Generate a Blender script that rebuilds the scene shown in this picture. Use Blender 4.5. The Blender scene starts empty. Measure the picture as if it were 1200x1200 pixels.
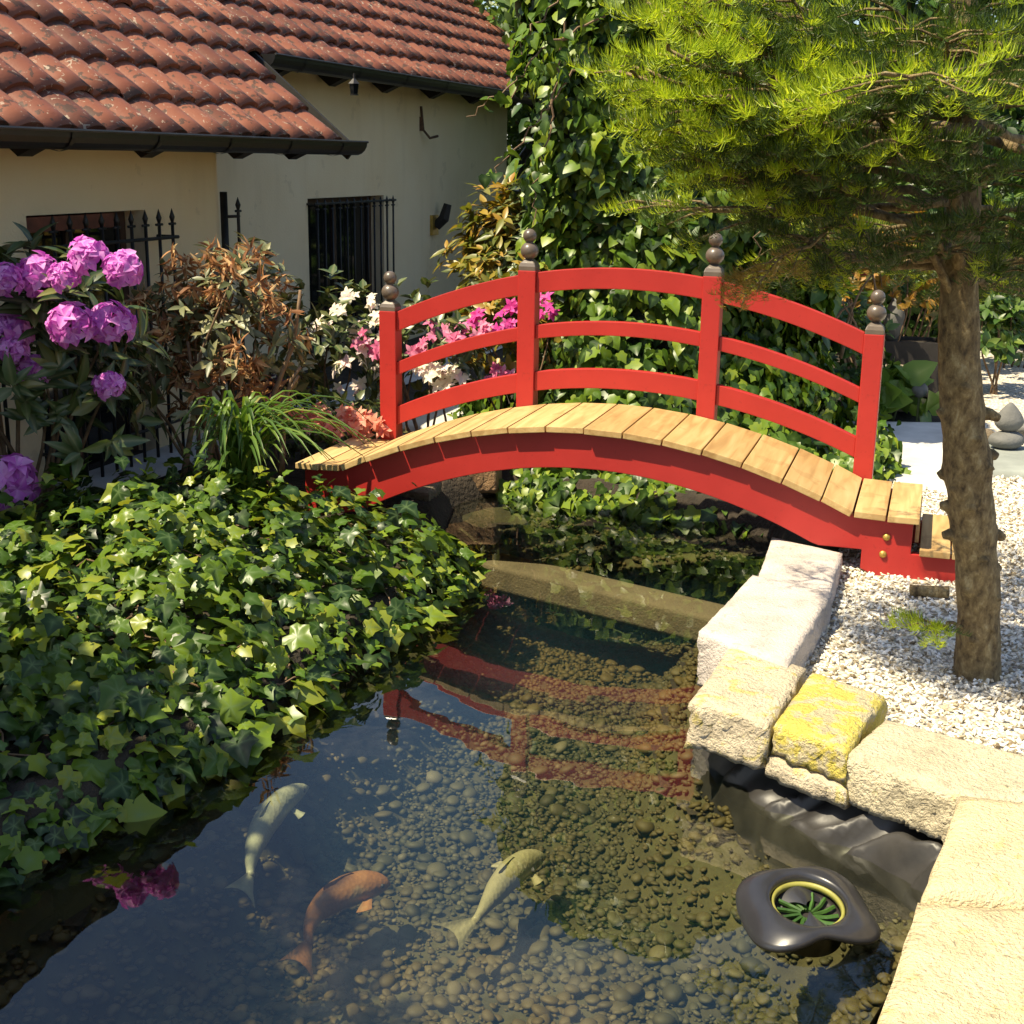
import bpy, bmesh, math, random
import numpy as np
from mathutils import Vector, Matrix
rng = np.random.default_rng(7)
random.seed(7)
S = bpy.context.scene
COL = S.collection
PI = math.pi

# ------------------------------------------------------------------ camera
CAM_Z = 1.7
FPX, PITCH, ROLL = 1548.1, 0.2602, 0.0147          # focal length in photo pixels (1200 wide), tilt, roll
_f = np.array([0, math.cos(PITCH), -math.sin(PITCH)])
_r = np.array([1.0, 0, 0]); _u = np.cross(_r, _f)
CR = math.cos(ROLL) * _r + math.sin(ROLL) * _u
CU = -math.sin(ROLL) * _r + math.cos(ROLL) * _u
CO = np.array([0, 0, CAM_Z])
cam_d = bpy.data.cameras.new('camera'); cam = bpy.data.objects.new('camera', cam_d); COL.objects.link(cam)
cam_d.sensor_width = 36; cam_d.lens = FPX / 1200 * 36; cam_d.clip_start = 0.05; cam_d.clip_end = 1000
m = Matrix.Identity(4)
for i in range(3):
    m[i][0], m[i][1], m[i][2], m[i][3] = CR[i], CU[i], -_f[i], CO[i]
cam.matrix_world = m
S.camera = cam

# ------------------------------------------------------------------ light
SUN = Vector((-.521, -.254, 1.0)).normalized()      # towards the sun
SUN_EL = math.asin(SUN.z); SUN_AZ = math.atan2(SUN.x, SUN.y) % (2 * PI)
W = bpy.data.worlds.new('World'); S.world = W; W.use_nodes = True
nt = W.node_tree; nt.nodes.clear()
sky = nt.nodes.new('ShaderNodeTexSky'); sky.sky_type = 'NISHITA'; sky.sun_disc = False
sky.sun_elevation = SUN_EL; sky.sun_rotation = SUN_AZ
sky.air_density = 1.0; sky.dust_density = 1.2; sky.ozone_density = 1.0
bg = nt.nodes.new('ShaderNodeBackground'); bg.inputs[1].default_value = 0.095
wo = nt.nodes.new('ShaderNodeOutputWorld')
_tc = nt.nodes.new('ShaderNodeTexCoord'); _mp = nt.nodes.new('ShaderNodeMapping'); _mp.inputs['Scale'].default_value = (1, 1, 2.2)
_cn = nt.nodes.new('ShaderNodeTexNoise'); _cn.inputs['Scale'].default_value = 2.3; _cn.inputs['Detail'].default_value = 7; _cn.inputs['Roughness'].default_value = .6
nt.links.new(_tc.outputs['Generated'], _mp.inputs[0]); nt.links.new(_mp.outputs[0], _cn.inputs['Vector'])
_cr = nt.nodes.new('ShaderNodeValToRGB'); _cr.color_ramp.elements[0].position = .56; _cr.color_ramp.elements[1].position = .74
_cr.color_ramp.elements[1].color = (.85, .85, .85, 1); nt.links.new(_cn.outputs['Fac'], _cr.inputs[0])
_mx = nt.nodes.new('ShaderNodeMix'); _mx.data_type = 'RGBA'; nt.links.new(_cr.outputs[0], _mx.inputs[0]); nt.links.new(sky.outputs[0], _mx.inputs[6]); _mx.inputs[7].default_value = (9.0, 9.0, 9.0, 1)
nt.links.new(_mx.outputs[2], bg.inputs[0]); nt.links.new(bg.outputs[0], wo.inputs[0])
sl = bpy.data.lights.new('sun', 'SUN'); sl.energy = 5.0; sl.angle = math.radians(.53); sl.color = (1.0, .87, .61)
so = bpy.data.objects.new('sun', sl); COL.objects.link(so); so.rotation_euler = SUN.to_track_quat('Z', 'Y').to_euler()
S.view_settings.view_transform = 'Standard'; S.view_settings.look = 'None'
S.view_settings.exposure = 1.0; S.view_settings.gamma = 1.0
try: S.view_settings.use_curve_mapping = False
except Exception: pass
S.render.engine = 'CYCLES'
S.cycles.max_bounces = 8; S.cycles.transparent_max_bounces = 12; S.cycles.caustics_reflective = False; S.cycles.caustics_refractive = False

# ------------------------------------------------------------------ measuring helpers
def ray(x, y): return _f + CR * (x - 600) / FPX - CU * (y - 600) / FPX
def onz(x, y, z):
    q = ray(x, y); return CO + q * ((z - CAM_Z) / q[2])
def aty(x, y, Y):
    q = ray(x, y); return CO + q * (Y / q[1])
def px(P):
    d = np.asarray(P, float) - CO; dep = d @ _f
    return 600 + FPX * (d @ CR) / dep, 600 - FPX * (d @ CU) / dep, dep
def poly_sd(X, Y, P):
    """signed distance to polygon P, positive inside"""
    P = np.asarray(P); X = np.asarray(X, float); Y = np.asarray(Y, float)
    best = np.full(X.shape, 1e9); ins = np.zeros(X.shape, bool)
    for k in range(len(P)):
        a = P[k]; b = P[(k + 1) % len(P)]; e = b - a
        t = np.clip(((X - a[0]) * e[0] + (Y - a[1]) * e[1]) / (e @ e), 0, 1)
        best = np.minimum(best, np.hypot(X - a[0] - t * e[0], Y - a[1] - t * e[1]))
        c = ((a[1] > Y) != (b[1] > Y))
        with np.errstate(divide='ignore', invalid='ignore'):
            xi = (b[0] - a[0]) * (Y - a[1]) / (b[1] - a[1] + 1e-12) + a[0]
        ins ^= c & (X < xi)
    return np.where(ins, best, -best)

# ------------------------------------------------------------------ object helpers
def tag(o, label=None, cat=None, group=None, kind=None):
    if label: o['label'] = label
    if cat: o['category'] = cat
    if group: o['group'] = group
    if kind: o['kind'] = kind
    return o
def empty(name, loc, label=None, cat=None, group=None, rz=0):
    o = bpy.data.objects.new(name, None); COL.objects.link(o)
    o.location = [float(v) for v in loc]; o.rotation_euler = (0, 0, rz); o.empty_display_size = .1
    return tag(o, label, cat, group)
def mesh_np(name, V, F, mat, smooth=False, attr=None):
    """V (n,3); F list of (k,3)/(k,4) arrays"""
    me = bpy.data.meshes.new(name)
    if isinstance(F, np.ndarray): F = [F]
    F = [np.asarray(f, np.int32) for f in F if len(f)]
    me.vertices.add(len(V)); me.vertices.foreach_set('co', np.asarray(V, np.float32).ravel())
    nl = sum(f.size for f in F); nf = sum(len(f) for f in F)
    me.loops.add(nl); me.polygons.add(nf)
    me.loops.foreach_set('vertex_index', np.concatenate([f.ravel() for f in F]))
    tot = np.concatenate([np.full(len(f), f.shape[1], np.int32) for f in F])
    st = np.concatenate([[0], np.cumsum(tot)[:-1]]).astype(np.int32)
    me.polygons.foreach_set('loop_start', st)
    me.polygons.foreach_set('use_smooth', np.full(nf, smooth))
    if attr is not None:
        at = me.attributes.new('v', 'FLOAT', 'POINT'); at.data.foreach_set('value', np.asarray(attr, np.float32))
    me.update(calc_edges=True); me.validate()
    for mm in (mat if isinstance(mat, (list, tuple)) else [mat]): me.materials.append(mm)
    return me
def link(name, me, parent=None, loc=None):
    o = bpy.data.objects.new(name, me); COL.objects.link(o)
    if parent is not None: o.parent = parent
    if loc is not None: o.location = [float(v) for v in loc]
    return o
def wmesh(name, V, F, mat, parent=None, smooth=False, attr=None):
    """mesh given in world coordinates, put under an unrotated or rotated parent"""
    V = np.asarray(V, float)
    if parent is not None:
        mw = np.array(Matrix.LocRotScale(parent.location, parent.rotation_euler, None).inverted())
        V = V @ mw[:3, :3].T + mw[:3, 3]
    return link(name, mesh_np(name, V, F, mat, smooth, attr), parent)

class MB:
    """collects simple shapes for ONE mesh"""
    def __init__(s): s.V = []; s.F = []; s.n = 0
    def add(s, V, F):
        V = np.asarray(V, float)
        for f in F: s.F.append([int(i) + s.n for i in f])
        s.V.append(V); s.n += len(V); return s
    def box(s, c, d, R=None):
        x, y, z = np.array(d) / 2
        V = np.array([[i, j, k] for i in (-x, x) for j in (-y, y) for k in (-z, z)])
        if R is not None: V = V @ np.asarray(R).T
        return s.add(V + np.asarray(c), [(0, 1, 3, 2), (4, 6, 7, 5), (0, 4, 5, 1), (2, 3, 7, 6), (0, 2, 6, 4), (1, 5, 7, 3)])
    def tube(s, P, r, n=8, cap=True):
        P = np.asarray(P, float); r = np.broadcast_to(r, (len(P),))
        T = np.gradient(P, axis=0); T /= np.linalg.norm(T, axis=1)[:, None] + 1e-12
        up = np.array([0, 0, 1.0]) if abs(T[0][2]) < .9 else np.array([1.0, 0, 0])
        V = []
        A = np.cross(T[0], up)
        for i in range(len(P)):
            A = A - T[i] * (A @ T[i]); A /= np.linalg.norm(A) + 1e-12; B = np.cross(T[i], A)
            for k in range(n):
                a = 2 * PI * k / n; V.append(P[i] + r[i] * (math.cos(a) * A + math.sin(a) * B))
        F = []
        for i in range(len(P) - 1):
            for k in range(n):
                k2 = (k + 1) % n; F.append((i * n + k, i * n + k2, (i + 1) * n + k2, (i + 1) * n + k))
        if cap: F.append(tuple(range(n))[::-1]); F.append(tuple((len(P) - 1) * n + k for k in range(n)))
        return s.add(V, F)
    def lathe(s, prof, c=(0, 0, 0), n=16):
        V = []; F = []
        for (r, z) in prof:
            for k in range(n):
                a = 2 * PI * k / n; V.append((c[0] + r * math.cos(a), c[1] + r * math.sin(a), c[2] + z))
        for i in range(len(prof) - 1):
            for k in range(n):
                k2 = (k + 1) % n; F.append((i * n + k, i * n + k2, (i + 1) * n + k2, (i + 1) * n + k))
        return s.add(V, F)
    def prism(s, poly, y0, y1):
        """poly in (x,z), extruded along y"""
        n = len(poly)
        V = [(p[0], y0, p[1]) for p in poly] + [(p[0], y1, p[1]) for p in poly]
        F = [tuple(range(n)), tuple(range(n, 2 * n))[::-1]] + [(k, k + n, (k + 1) % n + n, (k + 1) % n) for k in range(n)]
        return s.add(V, F)
    def mesh(s, name, mat, smooth=False, bevel=0):
        bm = bmesh.new()
        vs = [bm.verts.new(v) for v in np.concatenate(s.V)]
        for f in s.F:
            try: bm.faces.new([vs[i] for i in f])
            except ValueError: pass
        bmesh.ops.recalc_face_normals(bm, faces=bm.faces[:])
        if bevel:
            ed = [e for e in bm.edges if len(e.link_faces) == 2 and e.calc_face_angle(0) > .5]
            bmesh.ops.bevel(bm, geom=ed, offset=bevel, segments=2, profile=.6, affect='EDGES')
        me = bpy.data.meshes.new(name); bm.to_mesh(me); bm.free()
        me.materials.append(mat)
        if smooth: me.polygons.foreach_set('use_smooth', np.full(len(me.polygons), True))
        return me
    def build(s, name, mat, parent=None, smooth=False, bevel=0, loc=None):
        return link(name, s.mesh(name, mat, smooth, bevel), parent, loc)
    def wbuild(s, name, mat, parent, smooth=False, bevel=0):
        """coordinates in world space, unrotated parent"""
        L = np.array(parent.location)
        s.V = [v - L for v in s.V]
        return s.build(name, mat, parent, smooth, bevel)

# ------------------------------------------------------------------ materials
def mat_new(name):
    M = bpy.data.materials.new(name); M.use_nodes = True
    t = M.node_tree; b = t.nodes['Principled BSDF']; return M, t, b
def nd(t, ty, **kw):
    n = t.nodes.new(ty)
    for k, v in kw.items():
        if isinstance(k, str) and hasattr(n, k): setattr(n, k, v)
    return n
def ramp(t, src, stops):
    r = t.nodes.new('ShaderNodeValToRGB'); e = r.color_ramp.elements
    while len(e) < len(stops): e.new(.5)
    for i, (p, c) in enumerate(stops):
        e[i].position = p; e[i].color = (*c, 1)
    t.links.new(src, r.inputs[0]); return r.outputs[0]
def noise(t, scale, detail=4, rough=.55, obj=True, dist=0):
    tc = t.nodes.new('ShaderNodeTexCoord'); n = t.nodes.new('ShaderNodeTexNoise')
    n.inputs['Scale'].default_value = scale; n.inputs['Detail'].default_value = detail
    n.inputs['Roughness'].default_value = rough; n.inputs['Distortion'].default_value = dist
    if obj: t.links.new(tc.outputs['Object'], n.inputs['Vector'])
    else: t.links.new(t.nodes.new('ShaderNodeNewGeometry').outputs['Position'], n.inputs['Vector'])
    return n.outputs['Fac']
def mix(t, fac, a, b, mode='MIX'):
    n = t.nodes.new('ShaderNodeMix'); n.data_type = 'RGBA'; n.blend_type = mode
    for s_, v in ((n.inputs[0], fac), (n.inputs[6], a), (n.inputs[7], b)):
        if isinstance(v, (int, float)): s_.default_value = v
        elif isinstance(v, tuple): s_.default_value = (*v, 1)
        else: t.links.new(v, s_)
    return n.outputs[2]
def math_n(t, op, a, b=0.0):
    n = t.nodes.new('ShaderNodeMath'); n.operation = op
    for s_, v in ((n.inputs[0], a), (n.inputs[1], b)):
        if isinstance(v, (int, float)): s_.default_value = v
        else: t.links.new(v, s_)
    return n.outputs[0]
def bump(t, b, h, strength=.3, dist=.01):
    n = t.nodes.new('ShaderNodeBump'); n.inputs['Strength'].default_value = strength; n.inputs['Distance'].default_value = dist
    t.links.new(h, n.inputs['Height']); t.links.new(n.outputs[0], b.inputs['Normal']); return n
def rnd(t):
    """per-piece random number: merged islands and single objects alike"""
    g = t.nodes.new('ShaderNodeNewGeometry'); o = t.nodes.new('ShaderNodeObjectInfo')
    s_ = math_n(t, 'ADD', g.outputs['Random Per Island'], o.outputs['Random'])
    return math_n(t, 'FRACT', s_)
def simple(name, col, rough=.6, var=.25, scale=8, bmp=.15, bdist=.005, metal=0, spec=.5, coat=0, bscale=None):
    M, t, b = mat_new(name)
    f = noise(t, scale)
    c = ramp(t, f, [(.3, tuple(v * (1 - var) for v in col)), (.7, tuple(min(1, v * (1 + var)) for v in col))])
    t.links.new(c, b.inputs['Base Color']); b.inputs['Roughness'].default_value = rough; b.inputs['Metallic'].default_value = metal
    b.inputs['Specular IOR Level'].default_value = spec; b.inputs['Coat Weight'].default_value = coat
    if bmp: bump(t, b, noise(t, bscale or scale * 6), bmp, bdist)
    return M
def leafmat(name, stops, rough=.35, trans=.3, spec=.5, vein=None, tcol=None):
    M, t, b = mat_new(name)
    c = ramp(t, rnd(t), stops)
    if vein:
        at = t.nodes.new('ShaderNodeAttribute'); at.attribute_name = 'v'
        pw = math_n(t, 'POWER', at.outputs['Fac'], 3.0); c = mix(t, math_n(t, 'MULTIPLY', pw, .65), c, vein)
    t.links.new(c, b.inputs['Base Color']); b.inputs['Roughness'].default_value = rough; b.inputs['Specular IOR Level'].default_value = spec
    tr = t.nodes.new('ShaderNodeBsdfTranslucent')
    tc = mix(t, 1.0, c, tcol or (1.0, .95, .35), 'MULTIPLY'); tc2 = mix(t, .45, tc, c, 'ADD')
    t.links.new(tc2, tr.inputs['Color'])
    ms = t.nodes.new('ShaderNodeMixShader'); ms.inputs[0].default_value = trans
    t.links.new(b.outputs[0], ms.inputs[1]); t.links.new(tr.outputs[0], ms.inputs[2])
    t.links.new(ms.outputs[0], t.nodes['Material Output'].inputs[0])
    return M

IVY = leafmat('ivy_leaf', [(0, (.008, .022, .007)), (.28, (.022, .055, .009)), (.55, (.075, .145, .012)), (.84, (.17, .24, .016)), (1, (.26, .28, .03))], .36, .30, .38, vein=(.16, .24, .09))
IVY2 = leafmat('ivy_leaf_tower', [(0, (.012, .030, .008)), (.35, (.045, .10, .010)), (.75, (.13, .21, .016)), (1, (.24, .30, .03))], .38, .30, .36, vein=(.15, .24, .07))
RHODO = leafmat('rhododendron_leaf', [(0, (.02, .045, .015)), (.5, (.05, .085, .025)), (.85, (.09, .12, .035)), (1, (.17, .16, .04))], .35, .15, .5, vein=(.2, .2, .09))
GREYLEAF = leafmat('dusty_leaf', [(0, (.07, .085, .035)), (.6, (.15, .16, .075)), (1, (.24, .22, .09))], .45, .12)
WILT = leafmat('wilted_petal', [(0, (.14, .06, .03)), (.35, (.34, .17, .08)), (.7, (.46, .27, .13)), (1, (.50, .36, .18))], .6, .25, .2, tcol=(1, .7, .5))
PURPLE = leafmat('purple_petal', [(0, (.42, .07, .41)), (.45, (.60, .16, .58)), (1, (.78, .40, .75))], .5, .35, .3, vein=(.80, .42, .74), tcol=(1, .55, .95))
WHITEP = leafmat('white_petal', [(0, (.72, .66, .50)), (.6, (.80, .76, .64)), (1, (.82, .60, .62))], .5, .35, .3, tcol=(1, .95, .9))
PINKP = leafmat('pink_petal', [(0, (.55, .10, .22)), (.5, (.66, .18, .34)), (1, (.72, .36, .48))], .5, .35, .3, tcol=(1, .6, .7))
MAGP = leafmat('magenta_petal', [(0, (.50, .03, .22)), (.5, (.62, .06, .33)), (1, (.66, .14, .42))], .5, .35, .3, tcol=(1, .4, .7))
SALMP = leafmat('salmon_petal', [(0, (.62, .16, .12)), (.5, (.70, .28, .20)), (1, (.76, .50, .36))], .5, .35, .3, tcol=(1, .7, .5))
GOLDL = leafmat('golden_leaf', [(0, (.06, .09, .015)), (.35, (.17, .17, .025)), (.7, (.32, .23, .035)), (1, (.36, .19, .035))], .4, .3)
HEDGEL = leafmat('hedge_leaf', [(0, (.02, .05, .012)), (.5, (.05, .11, .02)), (.85, (.10, .17, .03)), (1, (.18, .24, .04))], .4, .35)
TREEL = leafmat('tree_leaf', [(0, (.05, .10, .02)), (.5, (.09, .16, .03)), (1, (.15, .22, .05))], .45, .4)
GRASSL = leafmat('strap_leaf', [(0, (.04, .09, .015)), (.6, (.09, .17, .025)), (.9, (.16, .24, .04)), (1, (.28, .26, .09))], .4, .35)
HOSTAL = leafmat('hosta_leaf', [(0, (.12, .22, .03)), (1, (.22, .33, .06))], .4, .4, vein=(.35, .42, .15))
ORANGEL = leafmat('orange_conifer_leaf', [(0, (.10, .10, .02)), (.5, (.28, .16, .02)), (1, (.36, .18, .03))], .5, .3)
NEEDLE = leafmat('fir_needle', [(0, (.022, .046, .010)), (.6, (.055, .10, .014)), (1, (.11, .165, .02))], .45, .35)
NEEDLE_NEW_LIT = leafmat('fir_needle_new_lit', [(0, (.25, .36, .02)), (.5, (.36, .47, .025)), (1, (.50, .56, .04))], .45, .5)  # pale tint of new growth, also standing in for sunlight on the crown
NEEDLE_DRY = leafmat('fir_needle_dry', [(0, (.16, .14, .03)), (1, (.36, .22, .04))], .5, .35)

TWIG = simple('twig_bark', (.16, .10, .055), .8, .35, 30)
STEM = simple('green_stem', (.10, .12, .04), .6, .3, 30)
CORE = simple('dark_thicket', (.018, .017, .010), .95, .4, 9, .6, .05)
SOIL = simple('soil', (.030, .022, .014), .95, .45, 7, .8, .03)
BLACKMETAL = simple('black_iron', (.012, .011, .011), .5, .3, 20, .1)
GUTTER = simple('dark_gutter', (.007, .007, .008), .45, .3, 6, .08)
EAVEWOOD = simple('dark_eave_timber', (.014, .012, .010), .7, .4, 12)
RUST = simple('rusty_iron', (.10, .05, .025), .7, .4, 30)
BRASS = simple('brass', (.45, .30, .07), .4, .25, 20, .1, metal=.6)
PLASTIC = simple('black_plastic', (.022, .022, .026), .32, .25, 12, .06, .002, coat=.25)
YELLOWP = simple('yellow_plastic', (.24, .23, .05), .5, .2, 18, .1)
GREENP = simple('green_basket', (.03, .08, .012), .45, .4, 25, .1)
FINIAL = simple('grey_brown_paint', (.115, .09, .072), .34, .2, 9, .08, .003, coat=.2)
WINFRAME = simple('brown_window_frame', (.06, .03, .018), .55, .3, 14)
REDORN = simple('red_ornament_paint', (.42, .035, .02), .45, .25, 10)
CONCRETE = simple('pale_concrete', (.50, .49, .46), .85, .18, 5, .4, .006)
SLABGREY = simple('grey_paving', (.24, .26, .24), .8, .2, 6, .35, .005)
STACKGREY = simple('grey_stone', (.13, .13, .125), .75, .25, 9, .4, .01)
BOXWOOD = simple('weathered_box_timber', (.42, .36, .24), .75, .25, 12, .3)
BOXDARK = simple('dark_planter', (.02, .016, .014), .6, .3, 12)

def mat_red():
    M, t, b = mat_new('red_paint')
    f = noise(t, 5, 5); c = ramp(t, f, [(.3, (.38, .022, .018)), (.7, (.46, .030, .024))])
    g = noise(t, 60, 3); c = mix(t, math_n(t, 'MULTIPLY', math_n(t, 'GREATER_THAN', g, .66), .45), c, (.25, .018, .014)); w_ = noise(t, 2.2, 6, .7); c = mix(t, math_n(t, 'MULTIPLY', w_, .5), c, (.30, .020, .018))
    t.links.new(c, b.inputs['Base Color']); b.inputs['Roughness'].default_value = .42
    bump(t, b, noise(t, 45, 3), .12, .003); return M
RED = mat_red()
def mat_plank():
    M, t, b = mat_new('deck_timber')
    tc = t.nodes.new('ShaderNodeTexCoord'); mp = t.nodes.new('ShaderNodeMapping'); mp.inputs['Scale'].default_value = (26, 2.2, 26)
    oi = t.nodes.new('ShaderNodeObjectInfo')
    ad = t.nodes.new('ShaderNodeVectorMath'); ad.operation = 'ADD'
    t.links.new(tc.outputs['Object'], mp.inputs[0]); t.links.new(mp.outputs[0], ad.inputs[0]); 
    cx = t.nodes.new('ShaderNodeCombineXYZ'); ml = math_n(t, 'MULTIPLY', oi.outputs['Random'], 37.0)
    for i in range(3): t.links.new(ml, cx.inputs[i])
    t.links.new(cx.outputs[0], ad.inputs[1])
    n = t.nodes.new('ShaderNodeTexNoise'); n.inputs['Scale'].default_value = 1.0; n.inputs['Detail'].default_value = 5; n.inputs['Distortion'].default_value = .8
    t.links.new(ad.outputs[0], n.inputs['Vector'])
    c = ramp(t, n.outputs['Fac'], [(.3, (.38, .24, .095)), (.5, (.50, .345, .15)), (.72, (.58, .435, .215))])
    c2 = mix(t, 1.0, c, ramp(t, oi.outputs['Random'], [(0, (.80, .74, .66)), (.5, (1, .95, .88)), (1, (1, 1, 1))]), 'MULTIPLY')
    n2 = noise(t, 6, 3); c3 = mix(t, math_n(t, 'MULTIPLY', math_n(t, 'GREATER_THAN', n2, .60), .22), c2, (.22, .10, .03))
    t.links.new(c3, b.inputs['Base Color']); b.inputs['Roughness'].default_value = .6
    bump(t, b, n.outputs['Fac'], .25, .003); return M
PLANK = mat_plank()
def mat_tile():
    M, t, b = mat_new('roof_tile')
    r = rnd(t)
    c = ramp(t, r, [(0, (.12, .033, .017)), (.5, (.20, .055, .027)), (1, (.255, .083, .043))])
    f = noise(t, 17, 5, obj=False); c = mix(t, math_n(t, 'MULTIPLY', math_n(t, 'GREATER_THAN', f, .58), .82), c, (.035, .022, .015))
    f2 = noise(t, 24, 4, dist=1.5, obj=False); c = mix(t, math_n(t, 'MULTIPLY', math_n(t, 'GREATER_THAN', f2, .64), .7), c, (.50, .42, .32))
    f3 = noise(t, 3, 3, obj=False); c = mix(t, math_n(t, 'MULTIPLY', f3, .35), c, (.12, .06, .035))
    t.links.new(c, b.inputs['Base Color']); b.inputs['Roughness'].default_value = .62
    bump(t, b, noise(t, 60, 4, obj=False), .3, .004); return M
TILE = mat_tile()
def mat_wall():
    M, t, b = mat_new('cream_render')
    f = noise(t, 1.4, 6); c = ramp(t, f, [(.3, (.82, .65, .40)), (.7, (.88, .74, .50))])
    f2 = noise(t, 4, 5, .6); c = mix(t, math_n(t, 'MULTIPLY', math_n(t, 'GREATER_THAN', f2, .64), .15), c, (.34, .25, .13))
    tc = t.nodes.new('ShaderNodeTexCoord'); mp = t.nodes.new('ShaderNodeMapping'); mp.inputs['Scale'].default_value = (2.6, 2.6, .45)
    t.links.new(tc.outputs['Object'], mp.inputs[0]); sn = t.nodes.new('ShaderNodeTexNoise'); sn.inputs['Scale'].default_value = 2.0; sn.inputs['Detail'].default_value = 6
    t.links.new(mp.outputs[0], sn.inputs['Vector'])
    c = mix(t, ramp(t, sn.outputs['Fac'], [(.52, (0, 0, 0)), (.78, (.22, .22, .22))]), c, (.50, .37, .20))
    t.links.new(c, b.inputs['Base Color']); b.inputs['Roughness'].default_value = .9
    bump(t, b, noise(t, 70, 4), .35, .006); return M
WALL = mat_wall()
def mat_stone(name, base, lich=0.0, bst=1.0):
    M, t, b = mat_new(name)
    f = noise(t, 6, 7, .65); c = ramp(t, f, [(.25, tuple(v * .62 for v in base)), (.5, base), (.78, tuple(min(.85, v * 1.2) for v in base))])
    g = noise(t, 34, 5, .6); c = mix(t, math_n(t, 'MULTIPLY', math_n(t, 'GREATER_THAN', g, .62), .45), c, tuple(v * .45 for v in base))
    l = noise(t, 13, 7, .68, dist=.4); th = .62 - .3 * lich
    k = t.nodes.new('ShaderNodeMapRange'); k.inputs[1].default_value = th; k.inputs[2].default_value = th + .07
    t.links.new(l, k.inputs[0])
    c = mix(t, math_n(t, 'MULTIPLY', k.outputs[0], min(.95, .25 + lich)), c, mix(t, noise(t, 18, 4), (.50, .40, .03), (.66, .55, .07)))
    t.links.new(c, b.inputs['Base Color']); b.inputs['Roughness'].default_value = .9
    h = mix(t, .5, noise(t, 26, 6, .7), noise(t, 90, 4, .6))
    bump(t, b, h, bst, .035); return M
SANDSTONE = mat_stone('sandstone', (.60, .52, .36), .06)
SANDSTONE2 = mat_stone('golden_sandstone', (.66, .54, .33), .08)
LICHEN = mat_stone('lichen_stone', (.56, .48, .30), .56)
HALFLICHEN = mat_stone('part_lichen_stone', (.60, .51, .37), .30)
PALESTONE = mat_stone('pale_stone', (.52, .46, .42), -.4, .6)
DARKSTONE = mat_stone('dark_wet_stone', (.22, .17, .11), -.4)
def mat_bark():
    M, t, b = mat_new('fir_bark')
    tc = t.nodes.new('ShaderNodeTexCoord'); mp = t.nodes.new('ShaderNodeMapping'); mp.inputs['Scale'].default_value = (20, 20, 11)
    t.links.new(tc.outputs['Object'], mp.inputs[0])
    n = t.nodes.new('ShaderNodeTexNoise'); n.inputs['Scale'].default_value = 2.0; n.inputs['Detail'].default_value = 9; n.inputs['Roughness'].default_value = .68; n.inputs['Distortion'].default_value = .25
    t.links.new(mp.outputs[0], n.inputs['Vector'])
    c = ramp(t, n.outputs['Fac'], [(.32, (.05, .033, .015)), (.44, (.17, .115, .05)), (.56, (.29, .21, .095)), (.68, (.46, .37, .20))])
    t.links.new(c, b.inputs['Base Color']); b.inputs['Roughness'].default_value = .8
    bump(t, b, n.outputs['Fac'], .9, .025); return M
BARK = mat_bark()
def mat_gravel(name='white_gravel'):
    M, t, b = mat_new(name)
    c = ramp(t, rnd(t), [(0, (.16, .12, .07)), (.18, (.40, .33, .22)), (.40, (.72, .66, .54)), (.8, (.82, .79, .72)), (1, (.86, .85, .82))])
    t.links.new(c, b.inputs['Base Color']); b.inputs['Roughness'].default_value = .85; return M
GRAVEL = mat_gravel()
def mat_gravel_sheet():
    M, t, b = mat_new('gravel_bed')
    v = t.nodes.new('ShaderNodeTexVoronoi'); v.inputs['Scale'].default_value = 60
    tc = t.nodes.new('ShaderNodeTexCoord'); t.links.new(tc.outputs['Object'], v.inputs['Vector'])
    c = ramp(t, v.outputs['Color'], [(0, (.42, .36, .26)), (.5, (.68, .63, .54)), (1, (.80, .77, .70))])
    c = mix(t, ramp(t, v.outputs['Distance'], [(.35, (0, 0, 0)), (.8, (.8, .8, .8))]), c, (.16, .13, .09))
    t.links.new(c, b.inputs['Base Color']); b.inputs['Roughness'].default_value = .9
    bump(t, b, v.outputs['Distance'], .8, -.01); return M
GSHEET = mat_gravel_sheet()
def mat_pebble():
    M, t, b = mat_new('pond_pebble')
    c = ramp(t, rnd(t), [(0, (.010, .010, .005)), (.3, (.022, .021, .010)), (.6, (.037, .034, .016)), (.88, (.060, .052, .025)), (1, (.13, .115, .075))])
    f = noise(t, 20, 5, obj=False); c = mix(t, math_n(t, 'MULTIPLY', f, .6), c, (.060, .058, .009))
    f2 = noise(t, 1.3, 3, obj=False); k = ramp(t, f2, [(.40, (0, 0, 0)), (.60, (.7, .7, .7))]); c = mix(t, k, c, (.095, .062, .010), 'MIX')
    t.links.new(c, b.inputs['Base Color']); b.inputs['Roughness'].default_value = .7; return M
PEBBLE = mat_pebble()
PONDBED = simple('pond_silt', (.05, .045, .016), .9, .5, 6, .4, .02)
def mat_liner():
    M, t, b = mat_new('pond_liner')
    f = noise(t, 7, 5); c = ramp(t, f, [(.35, (.017, .016, .016)), (.7, (.048, .045, .042))])
    t.links.new(c, b.inputs['Base Color']); b.inputs['Roughness'].default_value = .42; b.inputs['Specular IOR Level'].default_value = .35
    bump(t, b, noise(t, 16, 3), .12, .01); return M
LINER = mat_liner()
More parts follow.
